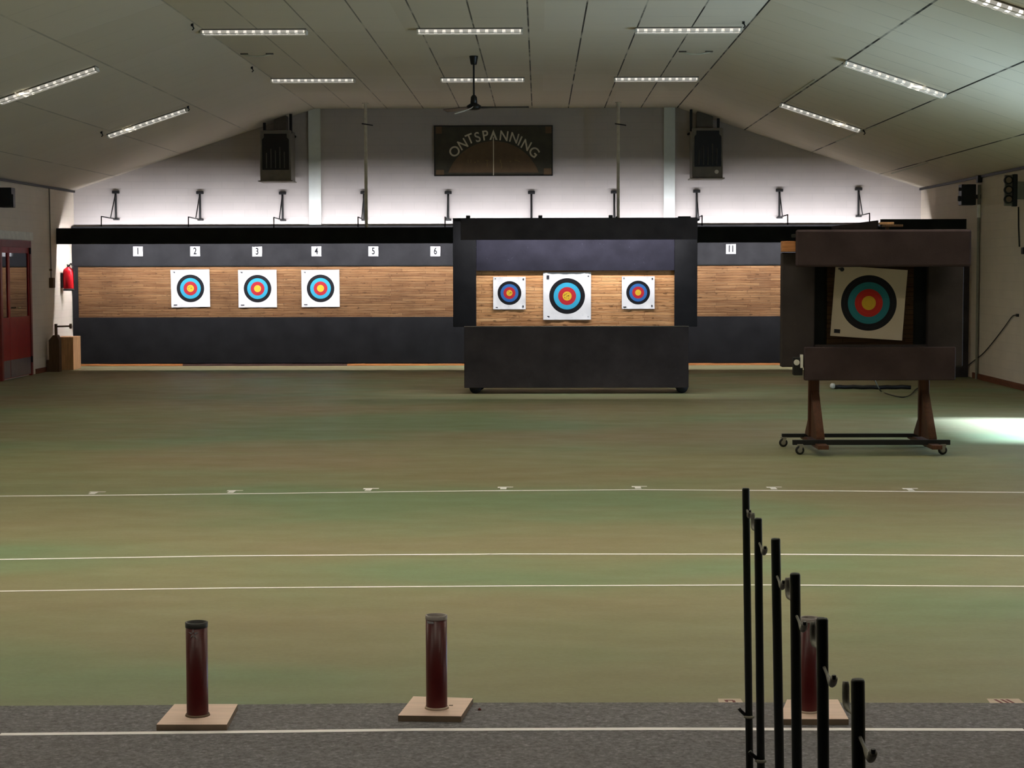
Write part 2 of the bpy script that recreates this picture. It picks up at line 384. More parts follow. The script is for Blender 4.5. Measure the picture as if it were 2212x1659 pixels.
b.quad((c.x-.012, c.y+.008, .003), (c.x+.020, c.y+.004, .003), (c.x+.012, c.y+.02, .003), (c.x-.014, c.y+.02, .003))
b.quad((c.x+.010, c.y-.07, .003), (c.x+.022, c.y-.07, .003), (c.x+.020, c.y+.012, .003), (c.x+.008, c.y+.015, .003))
for px in (2156, 2170, 2181):
    c = FL(px, 1515); b.quad((c.x, c.y-.04, .003), (c.x+.012, c.y-.04, .003), (c.x-.002, c.y+.02, .003), (c.x-.014, c.y+.02, .003))
struct(b, 'floor', ['floor', 'line', 'line_faint', 'pale', 'redmark'])

T = .12
b = MB()      # ceiling: flat centre with two slopes
for prof in ([(XL-.3, ZE-.3*.331), (FXL, ZF), (FXL, ZF+T), (XL-.3, ZE-.3*.331+T)], [(FXL, ZF), (FXR, ZF), (FXR, ZF+T), (FXL, ZF+T)],
             [(FXR, ZF), (XR+.3, ZE-.3*.331), (XR+.3, ZE-.3*.331+T), (FXR, ZF+T)]):
    b.prism([(x, YR-.3, z) for x, z in prof], (0, YB-YR+.6, 0))
struct(b, 'ceiling', 'ceil')
gable = lambda y: [(XL, y, 0), (XR, y, 0), (XR, y, ZE), (FXR, y, ZF+.001), (FXL, y, ZF+.001), (XL, y, ZE)]
struct(MB().prism(gable(YB), (0, .25, 0)), 'wall_back', 'wall_b')
struct(MB().prism(gable(YR-.25), (0, .25, 0)), 'wall_rear', 'wall_b')
struct(MB().box(XL-.25, XL, YR, YB, 0, ZE), 'wall_left', 'wall_s')
DY0, DY1, DZ = 17.7, 20.7, 2.25
b = MB().box(XR, XR+.25, YR, DY0, 0, ZE).box(XR, XR+.25, DY1, YB, 0, ZE).box(XR, XR+.25, DY0, DY1, DZ, ZE)
struct(b, 'wall_right', 'wall_s')
b = MB().box(XR-.02, XR+.27, DY0, DY0+.06, 0, DZ).box(XR-.02, XR+.27, DY1-.06, DY1, 0, DZ).box(XR-.02, XR+.27, DY0+.06, DY1-.06, DZ-.06, DZ)
struct(b, 'door_2', 'door_frame')
for i, (pa, pb) in enumerate(((667, 693), (1434, 1458))):
    a, c = P(pa, 400, YB-.06), P(pb, 400, YB-.06)
    struct(MB().box(a.x, c.x, YB-.06, YB+.0, 0, ZF), 'trim_%d' % (i+1), 'pilaster')
# cornice shadow gap strips where slope meets wall, joint covers on the right slope
def slopeZ(X): return ZF - max(0, abs(X+.76)-3.18)*.331
def ceilpt(px, py):
    d = ray(px, py)
    best = None
    for k in range(1, 4000):
        p = CP + d*(k*.01)
        if p.z > slopeZ(p.x): best = p; break
    return best if best else CP+d*30
k = 3
for (a, c) in (((1692, 217), (1762, 171)), ((1806, 305), (1893, 271)), ((1926, 374), (2004, 350))):
    p, q = ceilpt(*a), ceilpt(*c)
    d = (q-p).normalized(); w = Vector((.012, 0, -.012*.331))
    b = MB(); b.prism([p-w, p+w, q+w, q-w], (0, 0, -.012)); struct(b, 'trim_%d' % k, 'batten'); k += 1
for s in (1, -1):       # dark shadow line along the eaves
    X = XR if s > 0 else XL
    struct(MB().box(min(X, X-s*.03), max(X, X-s*.03), YR, YB, ZE-.035, ZE+.0), 'trim_%d' % k, 'steel'); k += 1
struct(MB().box(XR-.02, XR, YR, DY0-.01, 0, .085).box(XR-.02, XR, DY1+.01, 28.35, 0, .085), 'baseboard_right', 'base_brown')
struct(MB().box(XL, XL+.02, 29.75, 31.3, 0, .08), 'baseboard_left', 'base_brown')

# red door on the left wall
dy0, dy1 = 27.84, WX(64, 700, XL).y
b = MB().box(XL-.01, XL+.05, dy1-.09, dy1, 0, 2.16, .004).box(XL-.01, XL+.05, dy0, dy1-.09, 2.05, 2.16, .004).box(XL-.01, XL+.05, dy0-.09, dy0, 0, 2.16, .004)
dr = struct(b, 'door_1', 'door_frame')
def leaf(ya, yb, nm='door_leaf'):
    b = MB(); x0, x1 = XL+.005, XL+.035
    b.box(x0, x1, ya, yb, .02, .96, .003)
    e_ = .05
    for (u, v) in ((ya, ya+e_), (yb-e_, yb)): b.box(x0, x1, u, v, .96, 2.05, .003)
    b.box(x0, x1, ya+e_, yb-e_, 1.96, 2.05)
    l = b.build(nm, 'door_red', dr)
    for (u, v) in ((ya+e_, yb-e_),): MB().box(x0+.008, x0+.014, u, v, .96, 1.96).build('glass_pane', 'glass', l)
    MB().box(x1, x1+.004, ya+.01, yb-.01, .03, .30).build('kick_plate', 'kick', l)
    return l
ys = WX(19, 620, XL+.03).y; lf = leaf(ys+.004, dy1-.095); lf2 = leaf(dy0+.005, ys-.004)
hz = WX(33, 665, XL).z; hy = WX(34, 665, XL).y
MB().cyl((XL+.035, hy, hz), (XL+.085, hy, hz), .012).cyl((XL+.08, hy, hz), (XL+.08, hy-.13, hz+.005), .010).build('handle', 'brass', lf)
for z in (2.0, .26): MB().cyl((XL+.055, dy1-.09, z-.05), (XL+.055, dy1-.09, z+.05), .014).build('hinge', 'steel', dr)
struct(MB().box(XL, XL+.04, dy0-.3, dy1+.16, 2.17, 2.30, .004), 'trim_8', 'lintel')
# white card on the far-left leaf edge
c = WX(0, 545, XL+.04); tag(MB((XL+.037, c.y, c.z)).box(XL+.037, XL+.042, c.y-.14, c.y+.02, c.z-.09, c.z+.09, .002).build('door_sign', 'number'),
    'small white card on the edge of the red door, cut off by the left edge', 'sign')

# ------------------------------------------------------------------ back range (butt wall)
YW = 32.18
zt = lambda py, Y=YW: P(900, py, Y).z
xl = P(157, 650, YW).x
rt = root('target_butt', (-.7, YW, 0), 'long dark-framed wooden arrow stop wall across the far end of the hall', 'target wall')
O = rt.location; XE = XR-.01
ztop, zu, zwt, zwb, zk = zt(487), zt(527), zt(573), zt(684.5), zt(784)
MB(O).box(xl, XE, YW, YW+.16, zwt, ztop, .004).build('upper_panel', 'navy', rt)
MB(O).box(xl, XE, YW, YW+.16, zk, zwb, .004).build('lower_panel', 'navy_low', rt)
MB(O).box(xl, P(169, 650, YW).x, YW, YW+.16, zwb, zwt).build('end_panel', 'navy', rt)
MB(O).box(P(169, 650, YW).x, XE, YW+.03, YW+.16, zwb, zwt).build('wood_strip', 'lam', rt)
MB(O).box(xl, XE, YW+.01, YW+.025, zwt-.012, zwt-.0).build('shadow_strip', 'black', rt)
ed = [160, 395, 548, 750, 925, 1200, 1490, 1690, 1990]
for i in range(8):
    MB(O).box(P(ed[i], 788, YW).x+.003, P(ed[i+1], 788, YW).x, YW-.03-.004*(i % 2), YW+.1, 0, zk-.012, .003).build('kerb_batten', ['kerb_o', 'kerb_o', 'kerb_d', 'kerb_o', 'kerb_o', 'kerb_o', 'kerb_o', 'kerb_o'][i] if i != 1 else 'kerb_d', rt)

# numbers over the lanes
for s, px, py in (('1', 298, 543), ('2', 421.5, 543), ('3', 555.5, 543.5), ('4', 683.5, 543), ('5', 806.5, 543), ('6', 940.5, 543), ('11', 1579, 538)):
    c = P(px, py, YW-.01); r_ = root('lane_number', (c.x, YW, c.z), 'white square plate with the number %s above the wooden strip' % s, 'number sign', 'lane numbers')
    b = MB(r_.location); h = .088; b.box(c.x-h, c.x+h, YW-.016, YW-.001, c.z-h, c.z+h, .007); b.build('plate', 'number', r_)
    b = MB(); add_mesh(b, text_mesh(s, .165, (0, -.021, 0), sx=.72, extrude=.003, offset=.0022)); b.build('digit', 'digit', r_)

# valance
VY = 31.18
a, c = P(124, 493, VY), P(124, 527.5, VY)
rt = root('light_valance', (-.7, VY, a.z), 'long black horizontal board hung in front of the far wooden target wall', 'valance')
b = MB(rt.location).box(XL+.002, XR-.02, VY, VY+.045, c.z, a.z, .004); b.build('board', 'black', rt)
b = MB(rt.location)
for X in [XL+.4+i*1.45 for i in range(10)]: b.box(X, X+1.36, VY+.046, VY+.075, a.z-.10, a.z-.05)
b.build('tube_batten', 'plastic_w', rt)
MB(rt.location).box(XL+.002, XR-.02, VY+.045, VY+.1285, a.z-.006, a.z).build('reflector_lip', 'black', rt)

# wall brackets carrying the valance
def make_bracket(Z0):
    r_ = root('valance_bracket', (0, YB, Z0), None, 'bracket')
    zt_, zl = .49, 0.0
    MB().box(-.062, .062, -.07, 0, zt_-.045, zt_+.005, .008).build('top_plate', 'steel', r_)
    MB().cyl((0, -.045, zl), (0, -.045, zt_-.04), .019, n=10).build('upright', 'steel', r_)
    MB().box(-.045, .055, -.08, 0, zl-.022, zl+.012, .006).build('lower_plate', 'steel', r_)
    b = MB(); b.tube([(0, -.08, zl), (0, -1.13, zl+.012), (0, -1.14, zl-.16)], .010).build('arm', 'steel', r_)
    MB().tube([(0, -.06, zt_-.05), (0, -.46, zl+.005)], .0095).build('strut', 'steel', r_)
    return r_
bk = [(249.5, 412, 'leftmost bracket, near the left corner of the gable'), (431.5, 413, 'bracket second from the left, above lane plate 2'), (610, 414, 'bracket just left of the left white pilaster'),
      (786, 413, 'bracket beside the left hanging rod'), (968, 413, 'bracket just left of the wheeled middle stand'), (1148, 413, 'bracket seen straight on, above the middle stand'),
      (1327, 412, 'bracket beside the right hanging rod'), (1505, 410, 'bracket just right of the middle stand'), (1684, 408, 'bracket second from the right end of the row, right of lane plate 11'), (1855, 405, 'rightmost bracket, near the right corner of the gable')]
zb = P(249.5, 412, YB-.05).z - .49
br0 = make_bracket(zb)
for i, (px, py, lb) in enumerate(bk):
    o = br0 if i == 0 else copy_tree(br0)
    c = P(px, py, YB-.05); o.location = (c.x, YB, c.z-.495)
    tag(o, 'black steel ' + lb, None, 'wall brackets over the valance')

# two hanging rods
for i, (px, lb) in enumerate(((790, 'left'), (1335.5, 'right'))):
    c = P(px, 300, VY+.12); ztp = ZF
    r_ = root('hanging_rod', (c.x, VY+.12, ztp), 'thin vertical steel rod from the ceiling to the black valance, %s of the painted sign' % lb, 'rod', 'rods holding the valance')
    MB(r_.location).cyl((c.x, VY+.12, P(790, 493, VY).z+.006), (c.x, VY+.12, ztp), .027, n=12).build('tube', 'rod', r_)
    MB(r_.location).cyl((c.x, VY+.12, ztp-.012), (c.x, VY+.12, ztp), .055, n=16).build('ceiling_flange', 'rod', r_)
    zc = P(px, 269, VY+.12).z
    MB(r_.location).tube([(c.x-.06, VY+.06, zc+.01), (c.x+.04, VY+.05, zc-.005), (c.x+.13, VY+.06, zc-.02)], .010).build('clip', 'steel', r_)

# ------------------------------------------------------------------ unit heaters
def heater(xa, xb, ga, gb, gy0, gy1, yt, ybm, dxa, dxb, s1, s2, dial, lb):
    Y = 31.75; p = lambda x, y: P(x, y, Y)
    A, B = p(xa, ybm), p(xb, yt)
    r_ = root('unit_heater', ((A.x+B.x)/2, Y+.2, A.z), lb, 'heater', 'unit heaters on the gable')
    O = r_.location
    MB(O).box(A.x, B.x, Y, YB-.12, A.z, B.z, .012).build('casing', 'casing', r_)
    G0, G1 = p(ga, gy1), p(gb, gy0); ch = .035
    MB(O).prism([(G0.x, Y-.02, G0.z), (G1.x, Y-.02, G0.z), (G1.x, Y-.02, G1.z-.1), (G1.x-ch, Y-.02, G1.z-.06), (G1.x-ch, Y-.02, G1.z), (G0.x+ch, Y-.02, G1.z), (G0.x+ch, Y-.02, G1.z-.06), (G0.x, Y-.02, G1.z-.1)], (0, .02, 0)).build('grille', 'grille', r_)
    n_ = 5
    for i in range(n_):
        x = G0.x + (i+1)*(G1.x-G0.x)/(n_+1); zz = G0.z+.03
        MB(O).box(x-.009, x+.009, Y-.034, Y-.021, zz, zz+(.26, .33, .30, .36, .28)[i], 0, Matrix.Rotation(R(14), 3, 'Z')).build('slat', 'slat', r_)
    L0, L1 = p(xa-4, ybm+5), p(xb+4, ybm)
    MB(O).box(A.x-.03, B.x+.03, Y-.05, YB-.12, A.z-.02, A.z-.0, .004).build('tray', 'grey_steel', r_)
    D0, D1 = p(dxa, yt), p(dxb, yt-34)
    MB(O).prism([(D0.x, Y+.15, B.z), (D1.x, Y+.15, B.z), (D1.x, Y+.15, slopeZ(D1.x)-.006), (D0.x, Y+.15, slopeZ(D0.x)-.006)], (0, .3, 0)).build('duct', 'duct', r_)
    for sx_ in (s1, s2):
        q = p(sx_, yt-5); MB(O).box(q.x-.022, q.x+.022, Y+.1, Y+.16, B.z-.05, slopeZ(q.x)-.012).build('strap', 'steel', r_)
    if dial:
        q = p(*dial); MB(O).cyl((q.x, Y-.012, q.z), (q.x, Y, q.z), .035, n=16).build('dial', 'plastic_w', r_)
heater(562, 628, 567, 624, 289, 367, 281, 390, 589, 615, 569, 626, None, 'grey unit heater with black grille high on the gable, left of the sign')
heater(1495, 1562, 1500, 1558, 282, 360, 276, 384, 1508, 1542, 1494, 1553, (1548, 371), 'grey unit heater with black grille high on the gable, right of the sign')
for px, py, a_, lb in ((635, 293, 40, 'left'), (1490, 288, -30, 'right')):
    c = P(px, py, YB-.04); tag(MB(c).box(c.x-.045, c.x+.045, c.y-.03, c.y+.04, c.z-.018, c.z+.018, .004, Matrix.Rotation(R(a_), 3, 'Y')).build('cable_clip', 'plastic_b'), 'tiny black tilted clip on the gable wall beside the %s heater' % lb, 'clip', 'clips by the heaters')

# ------------------------------------------------------------------ sign on the gable
A, B = P(938, 380.5, YB-.05), P(1194, 270.5, YB-.05)
cx, SY = (A.x+B.x)/2, YB-.05
r_ = root('club_sign', (cx, SY, A.z), 'dark painted board with arched pale lettering and an upright arrow on the gable', 'sign')
MB(r_.location).box(A.x, B.x, SY, YB, A.z, B.z, .01).build('board', ['sign', 'sign_frame'], r_)
b = MB(r_.location); e = .018
b.box(A.x, B.x, SY-.012, SY, A.z, A.z+e).box(A.x, B.x, SY-.012, SY, B.z-e, B.z).box(A.x, A.x+e, SY-.012, SY, A.z+e, B.z-e).box(B.x-e, B.x, SY-.012, SY, A.z+e, B.z-e)
b.build('frame', 'sign_frame', r_)
u = (B.x-A.x)/2045.0                                   # metres per pixel of the close-up of the sign
sx_ = lambda q: (q-1093)*u; sz_ = lambda q: (968-q)*u
arc = []
h_, s_ = 780, 540
Rr = (h_*h_+s_*s_)/(2*s_); a0 = math.asin(h_/Rr)
for i in range(25):
    a_ = -a0 + 2*a0*i/24; arc.append((Rr*math.sin(a_)*u, -.006, sz_(370+Rr) + Rr*math.cos(a_)*u))
b = MB(); b.prism(arc, (0, .005, 0)); b.build('bow_shape', 'sign_bow', r_)
b = MB()
for ch, qx, qy, rot in (('O', 428, 552, 32), ('N', 570, 430, 30), ('T', 690, 338, 22), ('S', 822, 310, 16), ('P', 955, 282, 9), ('N', 1275, 290, -7), ('N', 1450, 325, -16), ('I', 1548, 378, -24), ('N', 1655, 448, -29), ('G', 1788, 568, -42)):
    add_mesh(b, text_mesh(ch, 238*u, (sx_(qx), -.012, sz_(qy)), roty=R(-rot), extrude=.004, offset=.003, sx=.90 if ch not in 'OG' else 1.0))
for f in ([(1093, 175), (1165, 350), (1130, 350), (1093, 260)], [(1093, 175), (1025, 350), (1056, 350), (1093, 260)]):
    b.prism([(sx_(x), -.016, sz_(y)) for x, y in f], (0, .01, 0))
b.build('lettering', 'sign_letters', r_)
b = MB(); b.box(sx_(1086), sx_(1102), -.014, -.006, sz_(955), sz_(300)); b.build('arrow_shaft', 'sign_letters', r_)
for (qx, qy, w_, h_) in ((655, 715, 14, 60), (705, 712, 14, 60), (775, 735, 26, 22), (825, 715, 20, 36), (985, 700, 60, 12), (985, 755, 14, 100), (1215, 715, 24, 60), (1232, 790, 12, 90), (1385, 720, 26, 26), (1485, 700, 60, 12), (1530, 722, 40, 14)):
    MB().box(sx_(qx-w_/2), sx_(qx+w_/2), -.009, -.006, sz_(qy+h_/2), sz_(qy-h_/2)).build('faded_mark', 'sign_small', r_)
for (x0, x1, y0, y1) in ((100, 205, 240, 120), (1990, 2095, 240, 120), (100, 240, 950, 860), (1960, 2095, 950, 840)):
    MB().box(sx_(x0), sx_(x1), -.003, .002, sz_(max(y0, y1)), sz_(min(y0, y1))).build('corner_plate', 'sign_bow', r_)

# ------------------------------------------------------------------ target faces
def target_face(pc, Y, w, h, mat, lb, grp=None, roty=0, lean=0, marks='a'):
    c = P(pc[0], pc[1], Y); r_ = bpy.data.objects
    b = MB(); n_ = 14
    rnd = random.Random(int(pc[0])); vs = []
    for j in range(n_+1):
        for i in range(n_+1):
            x, z = (i/n_-.5)*w, (j/n_-.5)*h; e = (abs(2*i/n_-1)**6 + abs(2*j/n_-1)**6)
            y = -.006 - .007*e*(1+.6*math.sin(i*1.7+pc[0])) - .003*math.sin(j*.9+i*.7)*e
            vs.append((x, y, z))
    b._add(vs, [(j*(n_+1)+i, j*(n_+1)+i+1, (j+1)*(n_+1)+i+1, (j+1)*(n_+1)+i) for j in range(n_) for i in range(n_)], True)
    k = len(b.bm.verts)
    ring = [(-.5, -.5), (.5, -.5), (.5, .5), (-.5, .5)]
    b.mi = 2; b._add([(x*w, -.0005, z*h) for x, z in ring], [(0, 1, 2, 3)])
    b.mi = 1
    def mk(x0, x1, z0, z1): b.box(x0*w, x1*w, -.0165, -.0155, z0*h, z1*h)
    if marks == 'a': mk(-.44, -.38, .435, .45); mk(-.41, -.39, .415, .435); mk(-.44, -.35, -.45, -.425)
    if marks == 'b':
        mk(-.45, -.42, .43, .46); mk(.41, .45, .40, .45); mk(-.46, -.36, -.46, -.43); mk(.40, .44, -.44, -.38)
    if marks == 'c': mk(-.43, -.375, .36, .44); mk(.43, .46, .41, .43); mk(-.45, -.37, -.45, -.42); mk(.43, .45, -.44, -.43)
    if marks == 'd': mk(-.455, -.37, -.455, -.40)
    o = b.build('paper_target', [mat, 'ink', 'paper_back'], None, loc=c)
    o.rotation_euler = (lean, roty, 0)
    tag(o, lb, 'target face', grp); return o
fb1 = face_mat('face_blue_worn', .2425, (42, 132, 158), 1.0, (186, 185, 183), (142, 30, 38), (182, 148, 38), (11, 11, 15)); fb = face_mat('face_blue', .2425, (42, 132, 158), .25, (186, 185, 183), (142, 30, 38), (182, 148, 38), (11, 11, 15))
ff = lambda v: v/ (F/32.18)
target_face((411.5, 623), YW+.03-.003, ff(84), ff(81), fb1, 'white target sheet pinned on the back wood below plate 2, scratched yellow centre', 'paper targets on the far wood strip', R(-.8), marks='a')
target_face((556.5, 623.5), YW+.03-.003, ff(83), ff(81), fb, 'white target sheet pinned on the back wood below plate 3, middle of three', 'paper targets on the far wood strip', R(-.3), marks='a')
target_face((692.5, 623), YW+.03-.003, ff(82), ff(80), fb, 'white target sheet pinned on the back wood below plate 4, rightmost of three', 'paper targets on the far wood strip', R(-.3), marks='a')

# ------------------------------------------------------------------ middle wheeled stand
Y0, Y1, Y2 = 24.86, 25.30, 24.72          # low front board, framed butt, valance
r_ = root('target_stand', (.5, 25.1, 0), 'big black wheeled target stand in the middle with three paper targets', 'target stand', None)
O = r_.location
q = lambda x, y, Y: P(x, y, Y)
A, B = q(1003, 838, Y0), q(1488, 706, Y0)
MB(O).box(A.x, B.x, Y0, Y0+.03, A.z, B.z, .006).build('front_board', 'brown_front', r_)
MB(O).box(A.x+.02, B.x-.02, Y0+.03, Y1+.30, B.z-.03, B.z-.002, .003).build('shelf', 'navy', r_)
MB(O).box(A.x, B.x, Y0-.004, Y0+.05, B.z+.001, B.z+.012, .003).build('lit_ledge_strip', 'duct', r_)  # paler strip laid on top, its colour standing in for the lit ledge
MB(O).box(A.x, A.x+.03, Y0+.03, Y1+.45, A.z+.04, B.z-.032, .003).build('side_board', 'brown_front', r_)
MB(O).box(B.x-.03, B.x, Y0+.03, Y1+.45, A.z+.04, B.z-.032, .003).build('side_board', 'brown_front', r_)
MB(O).box(A.x+.03, B.x-.03, Y1+.42, Y1+.45, A.z+.04, B.z-.032).build('rear_board', 'brown_front', r_)
C0, C1 = q(979, 706, Y1), q(1028, 471, Y1)
MB(O).box(C0.x, C1.x, Y1, Y1+.10, C0.z, C1.z, .005).build('side_panel', 'navy_low', r_)
C2, C3 = q(1457, 706, Y1), q(1507, 471, Y1)
MB(O).box(C2.x, C3.x, Y1, Y1+.10, C0.z, C1.z, .005).build('side_panel', 'navy_low', r_)
N0 = q(1100, 585, Y1)
MB(O).box(C1.x+.003, C2.x-.003, Y1+.01, Y1+.06, N0.z, C1.z, .003).build('upper_panel', 'navy2', r_)
W0 = q(1200, 587, Y1+.06)
MB(O).box(C1.x, C2.x, Y1+.061, Y1+.16, B.z, N0.z+.02).build('wood_butt', 'lam_pale', r_)
V0, V1 = q(995, 518.5, Y2), q(1507, 470.5, Y2)
MB(O).box(V0.x, V1.x, Y2, Y2+.03, V0.z, V1.z, .006).build('valance', 'brown_front', r_)
MB(O).box(V0.x+.02, C3.x-.02, Y2+.03, Y1+.1, V1.z-.035, V1.z-.012, .003).build('roof_board', 'black', r_)
MB(O).box(V0.x+.1, V1.x-.1, Y2+.03, Y2+.06, V1.z-.1, V1.z-.06).build('tube_batten', 'plastic_w', r_)
for px in (1010, 1166, 1318):
    c = q(px, 468, Y2+.05); MB(O).box(c.x-.02, c.x+.035, c.y-.03, c.y+.03, V1.z-.012, V1.z+.04, .006).build('clamp', 'steel', r_)
c = q(1484, 468, Y2+.05); MB(O).box(c.x-.12, c.x+.05, c.y-.03, c.y+.03, V1.z-.012, V1.z+.022, .006).build('clamp', 'steel', r_)
wr = .083
for px, wy in ((1027, 24.97), (1473, 24.97), (1036, 25.62), (1468, 25.62)):
    x = q(px, 845, wy).x
    w_ = MB(O).lathe((x, wy-.02, wr), [(0, 0), (wr*.9, 0), (wr, .008), (wr, .036), (wr*.9, .044), (0, .044)], (0, 1, 0)).build('wheel', 'plastic_b', r_)
    MB(O).box(x-.03, x+.03, wy-.035, wy+.04, wr*1.9, wr*1.9+.05, .004).build('caster_fork', 'steel', r_)
ffm = lambda v: v/(F/25.35)
fm = face_mat('face_cyan_worn', ffm(38.5), (50, 150, 182), 1.0, (216, 215, 213), (164, 34, 42), (200, 160, 42), (14, 14, 18)); fs = face_mat('face_small', ffm(25.6), (44, 92, 150), .9, (216, 215, 213), (164, 34, 42), (200, 160, 42), (14, 14, 18)); fs2 = face_mat('face_small_neat', ffm(25.6), (44, 92, 150), .3, (216, 215, 213), (164, 34, 42), (200, 160, 42), (14, 14, 18))
target_face((1225, 639.5), Y1+.058, ffm(103), ffm(102), fm, 'largest white target sheet in the centre of the middle stand', 'paper targets on the middle stand', marks='c')
target_face((1100.5, 633), Y1+.058, ffm(70), ffm(70), fs, 'small white target sheet at the left of the middle stand', 'paper targets on the middle stand', marks='b')
target_face((1378.5, 632), Y1+.058, ffm(70.5), ffm(70), fs2, 'small white target sheet at the right of the middle stand', 'paper targets on the middle stand', marks='b')

# ------------------------------------------------------------------ right rolling stand
YF, YK = 16.69, 17.40
r_ = root('target_stand', (3.02, 17.05, 0), 'brown-black rolling target stand on open wooden legs at the right', 'target stand', None)
O = r_.location
a, c = q(1712, 961, YF), q(2052, 950, YF)
fx0, fx1, fz0, fz1 = a.x, c.x, a.z, c.z
MB(O).box(fx0, fx1, YF-.02, YF+.03, fz0, fz1, .003).build('front_rail', 'steel', r_)
rx0, rz0, rz1 = q(1689, 937, YK).x, q(1850, 944.5, YK).z, q(1850, 936.5, YK).z
MB(O).box(rx0, rx0+(fx1-fx0), YK-.02, YK+.03, rz0, rz1, .003).build('rear_rail', 'steel', r_)
cr_ = .041
for x, y in ((q(1727, 970, YF).x, YF-.02), (q(2035, 970, YF).x, YF-.02), (q(1692, 958, YK).x, YK), (q(2001, 958, YK).x, YK)):
    w_ = MB(O).lathe((x-.0, y-.012, cr_), [(0, 0), (.030, 0), (.040, .003), (cr_, .008), (cr_, .018), (.040, .023), (.030, .026), (0, .026)], (0, 1, 0), 24).build('caster', 'plastic_b', r_)
    MB(O).cyl((x, y-.016, cr_), (x, y-.012, cr_), .022, n=16).build('hub_cap', 'grey_steel', w_)
    MB(O).box(x-.025, x+.030, y-.022, y+.022, cr_*2+.001, cr_*2+.014, .003).build('caster_plate', 'grey_steel', w_)
    MB(O).prism([(x-.005, y-.021, cr_*2+.002), (x+.03, y-.021, cr_*2+.002), (x+.012, y-.021, cr_-.008), (x-.012, y-.021, cr_-.008)], (0, .004, 0)).build('caster_fork', 'grey_steel', w_)
for k_, (pa, pb, fa, fb_) in enumerate(((1746, 1769, 1757, 1780), (1984, 2006, 1991, 2016))):
    YP = 17.12; X0, X1 = q(pa, 850, YP).x, q(pb, 850, YP).x
    MB(O).box(X0, X1, YP-.03, YP+.03, .13, 1.9, .004).build('leg', 'post_wood', r_)
    MB(O).prism([(X0+.02, YP-.03, .56), (X0+.02, YP-.03, .13), (X0+.02, YP-.40, .13), (X0+.02, YP-.40, .15)], (X1-X0-.025, 0, 0)).build('gusset', 'post_wood', r_)
    MB(O).prism([(X0+.005, YP+.03, .30), (X0+.005, YP+.03, .13), (X0+.005, YP+.22, .13), (X0+.005, YP+.22, .15)], (X1-X0-.035, 0, 0)).build('gusset', 'post_wood', r_)
    MB(O).box(X0, X1, 16.50, 17.62, .062, .100, .004).build('foot', 'post_wood', r_)
YP = 16.93
a, c = q(1687, 793, YP), q(2083, 545, YP)
l1, r1 = q(1760, 700, YP).x, q(2004, 700, YP).x
zt2 = q(1700, 521, YP).z
MB(O).box(a.x, l1, YP, YP+.09, a.z, c.z, .012).build('side_panel', 'brown_front', r_)
MB(O).box(r1, c.x, YP, YP+.09, a.z, zt2, .012).build('side_panel', 'brown_front', r_)
MB(O).box(l1, r1, YP+.02, YP+.09, q(1800, 573, YP).z, zt2).build('head_panel', 'brown_front', r_)
MB(O).box(l1, r1, YP+.02, YP+.09, a.z, q(1800, 745, YP).z).build('sill_panel', 'brown_front', r_)
MB(O).box(l1-.1, r1+.1, YP+.135, YP+.150, a.z+.02, zt2).build('back_board', 'black', r_)
w0, w1 = q(1786, 650, YP+.1), q(1972, 650, YP+.1)
MB(O).box(w0.x, w1.x, YP+.075, YP+.134, q(1800, 745, YP).z-.05, q(1800, 560, YP).z).build('wood_butt', 'lam_dark', r_)
e0, e1 = q(1689, 544, YP-.02), q(1716, 521, YP-.02)
MB(O).box(e0.x, e1.x+.12, YP-.04, YP+.07, e0.z, e1.z, .004).build('beam_end', 'raw_wood', r_)
YV = 16.35; a, c = q(1719, 577, YV), q(2099, 495, YV)
MB(O).box(a.x, c.x, YV, YV+.035, a.z, c.z, .02).build('valance', 'brown_black', r_)
MB(O).box(a.x+.05, c.x-.06, YV+.04, YP+.09, c.z-.06, c.z-.03, .003).build('roof_board', 'black', r_)
YLw = 16.62; a, c = q(1737, 822, YLw), q(2065, 749, YLw)
MB(O).box(a.x, c.x, YLw, YLw+.04, a.z, c.z, .012).build('lower_board', 'brown_black', r_)
MB(O).box(a.x+.1, a.x+.16, YLw+.04, YP-.001, c.z-.12, c.z-.06).box(c.x-.16, c.x-.1, YLw+.04, YP-.001, c.z-.12, c.z-.06).build('spacer', 'black', r_)
# motor box and switch at the left end of the lower board
p0, p1 = q(1714, 811, YLw), q(1734, 772, YLw)
mbx = MB(O).box(p0.x, p1.x, YLw, YLw+.09, p0.z, p1.z, .008).build('motor_box', 'steel', r_)
cc = q(1721, 783, YLw-.01); MB(O).cyl((cc.x, YLw-.014, cc.z), (cc.x, YLw, cc.z), .026, n=20).cyl((cc.x, YLw-.02, cc.z), (cc.x, YLw-.014, cc.z), .006, n=8).build('knob', 'plastic_w', mbx)
p0, p1 = q(1729, 795, YLw-.01), q(1735, 766, YLw-.01)
MB(O).box(p0.x, p1.x, YLw-.012, YLw+.03, p0.z, p1.z, .002).build('switch_plate', 'plastic_w', mbx)
p0, p1 = q(1733, 821, YLw+.02), q(1736, 811, YLw+.02)
# clamp with wooden handle lying on the roof
p0, p1 = q(1901, 485, 16.6), q(1930, 480, 16.6); zc0 = P(1900, 495, 16.6).z-.045
kc = root('wooden_clamp', ((p0.x+p1.x)/2, 16.6, c.z), 'small pale wooden block with dark clamp lying on top of the right target stand', 'clamp')
zr = P(2000, 495, YV).z-.03
b = MB(kc.location).box(p0.x, p1.x, 16.57, 16.63, p0.z, p1.z, .003); b.build('handle', 'panel_wood', kc)
b = MB(kc.location).box(p0.x+.02, p1.x+.08, 16.56, 16.64, p0.z-.022, p0.z-.001, .003).box(p0.x+.05, p0.x+.08, 16.58, 16.62, zr-.0, p0.z-.02); b.build('jaw', 'umber', kc)
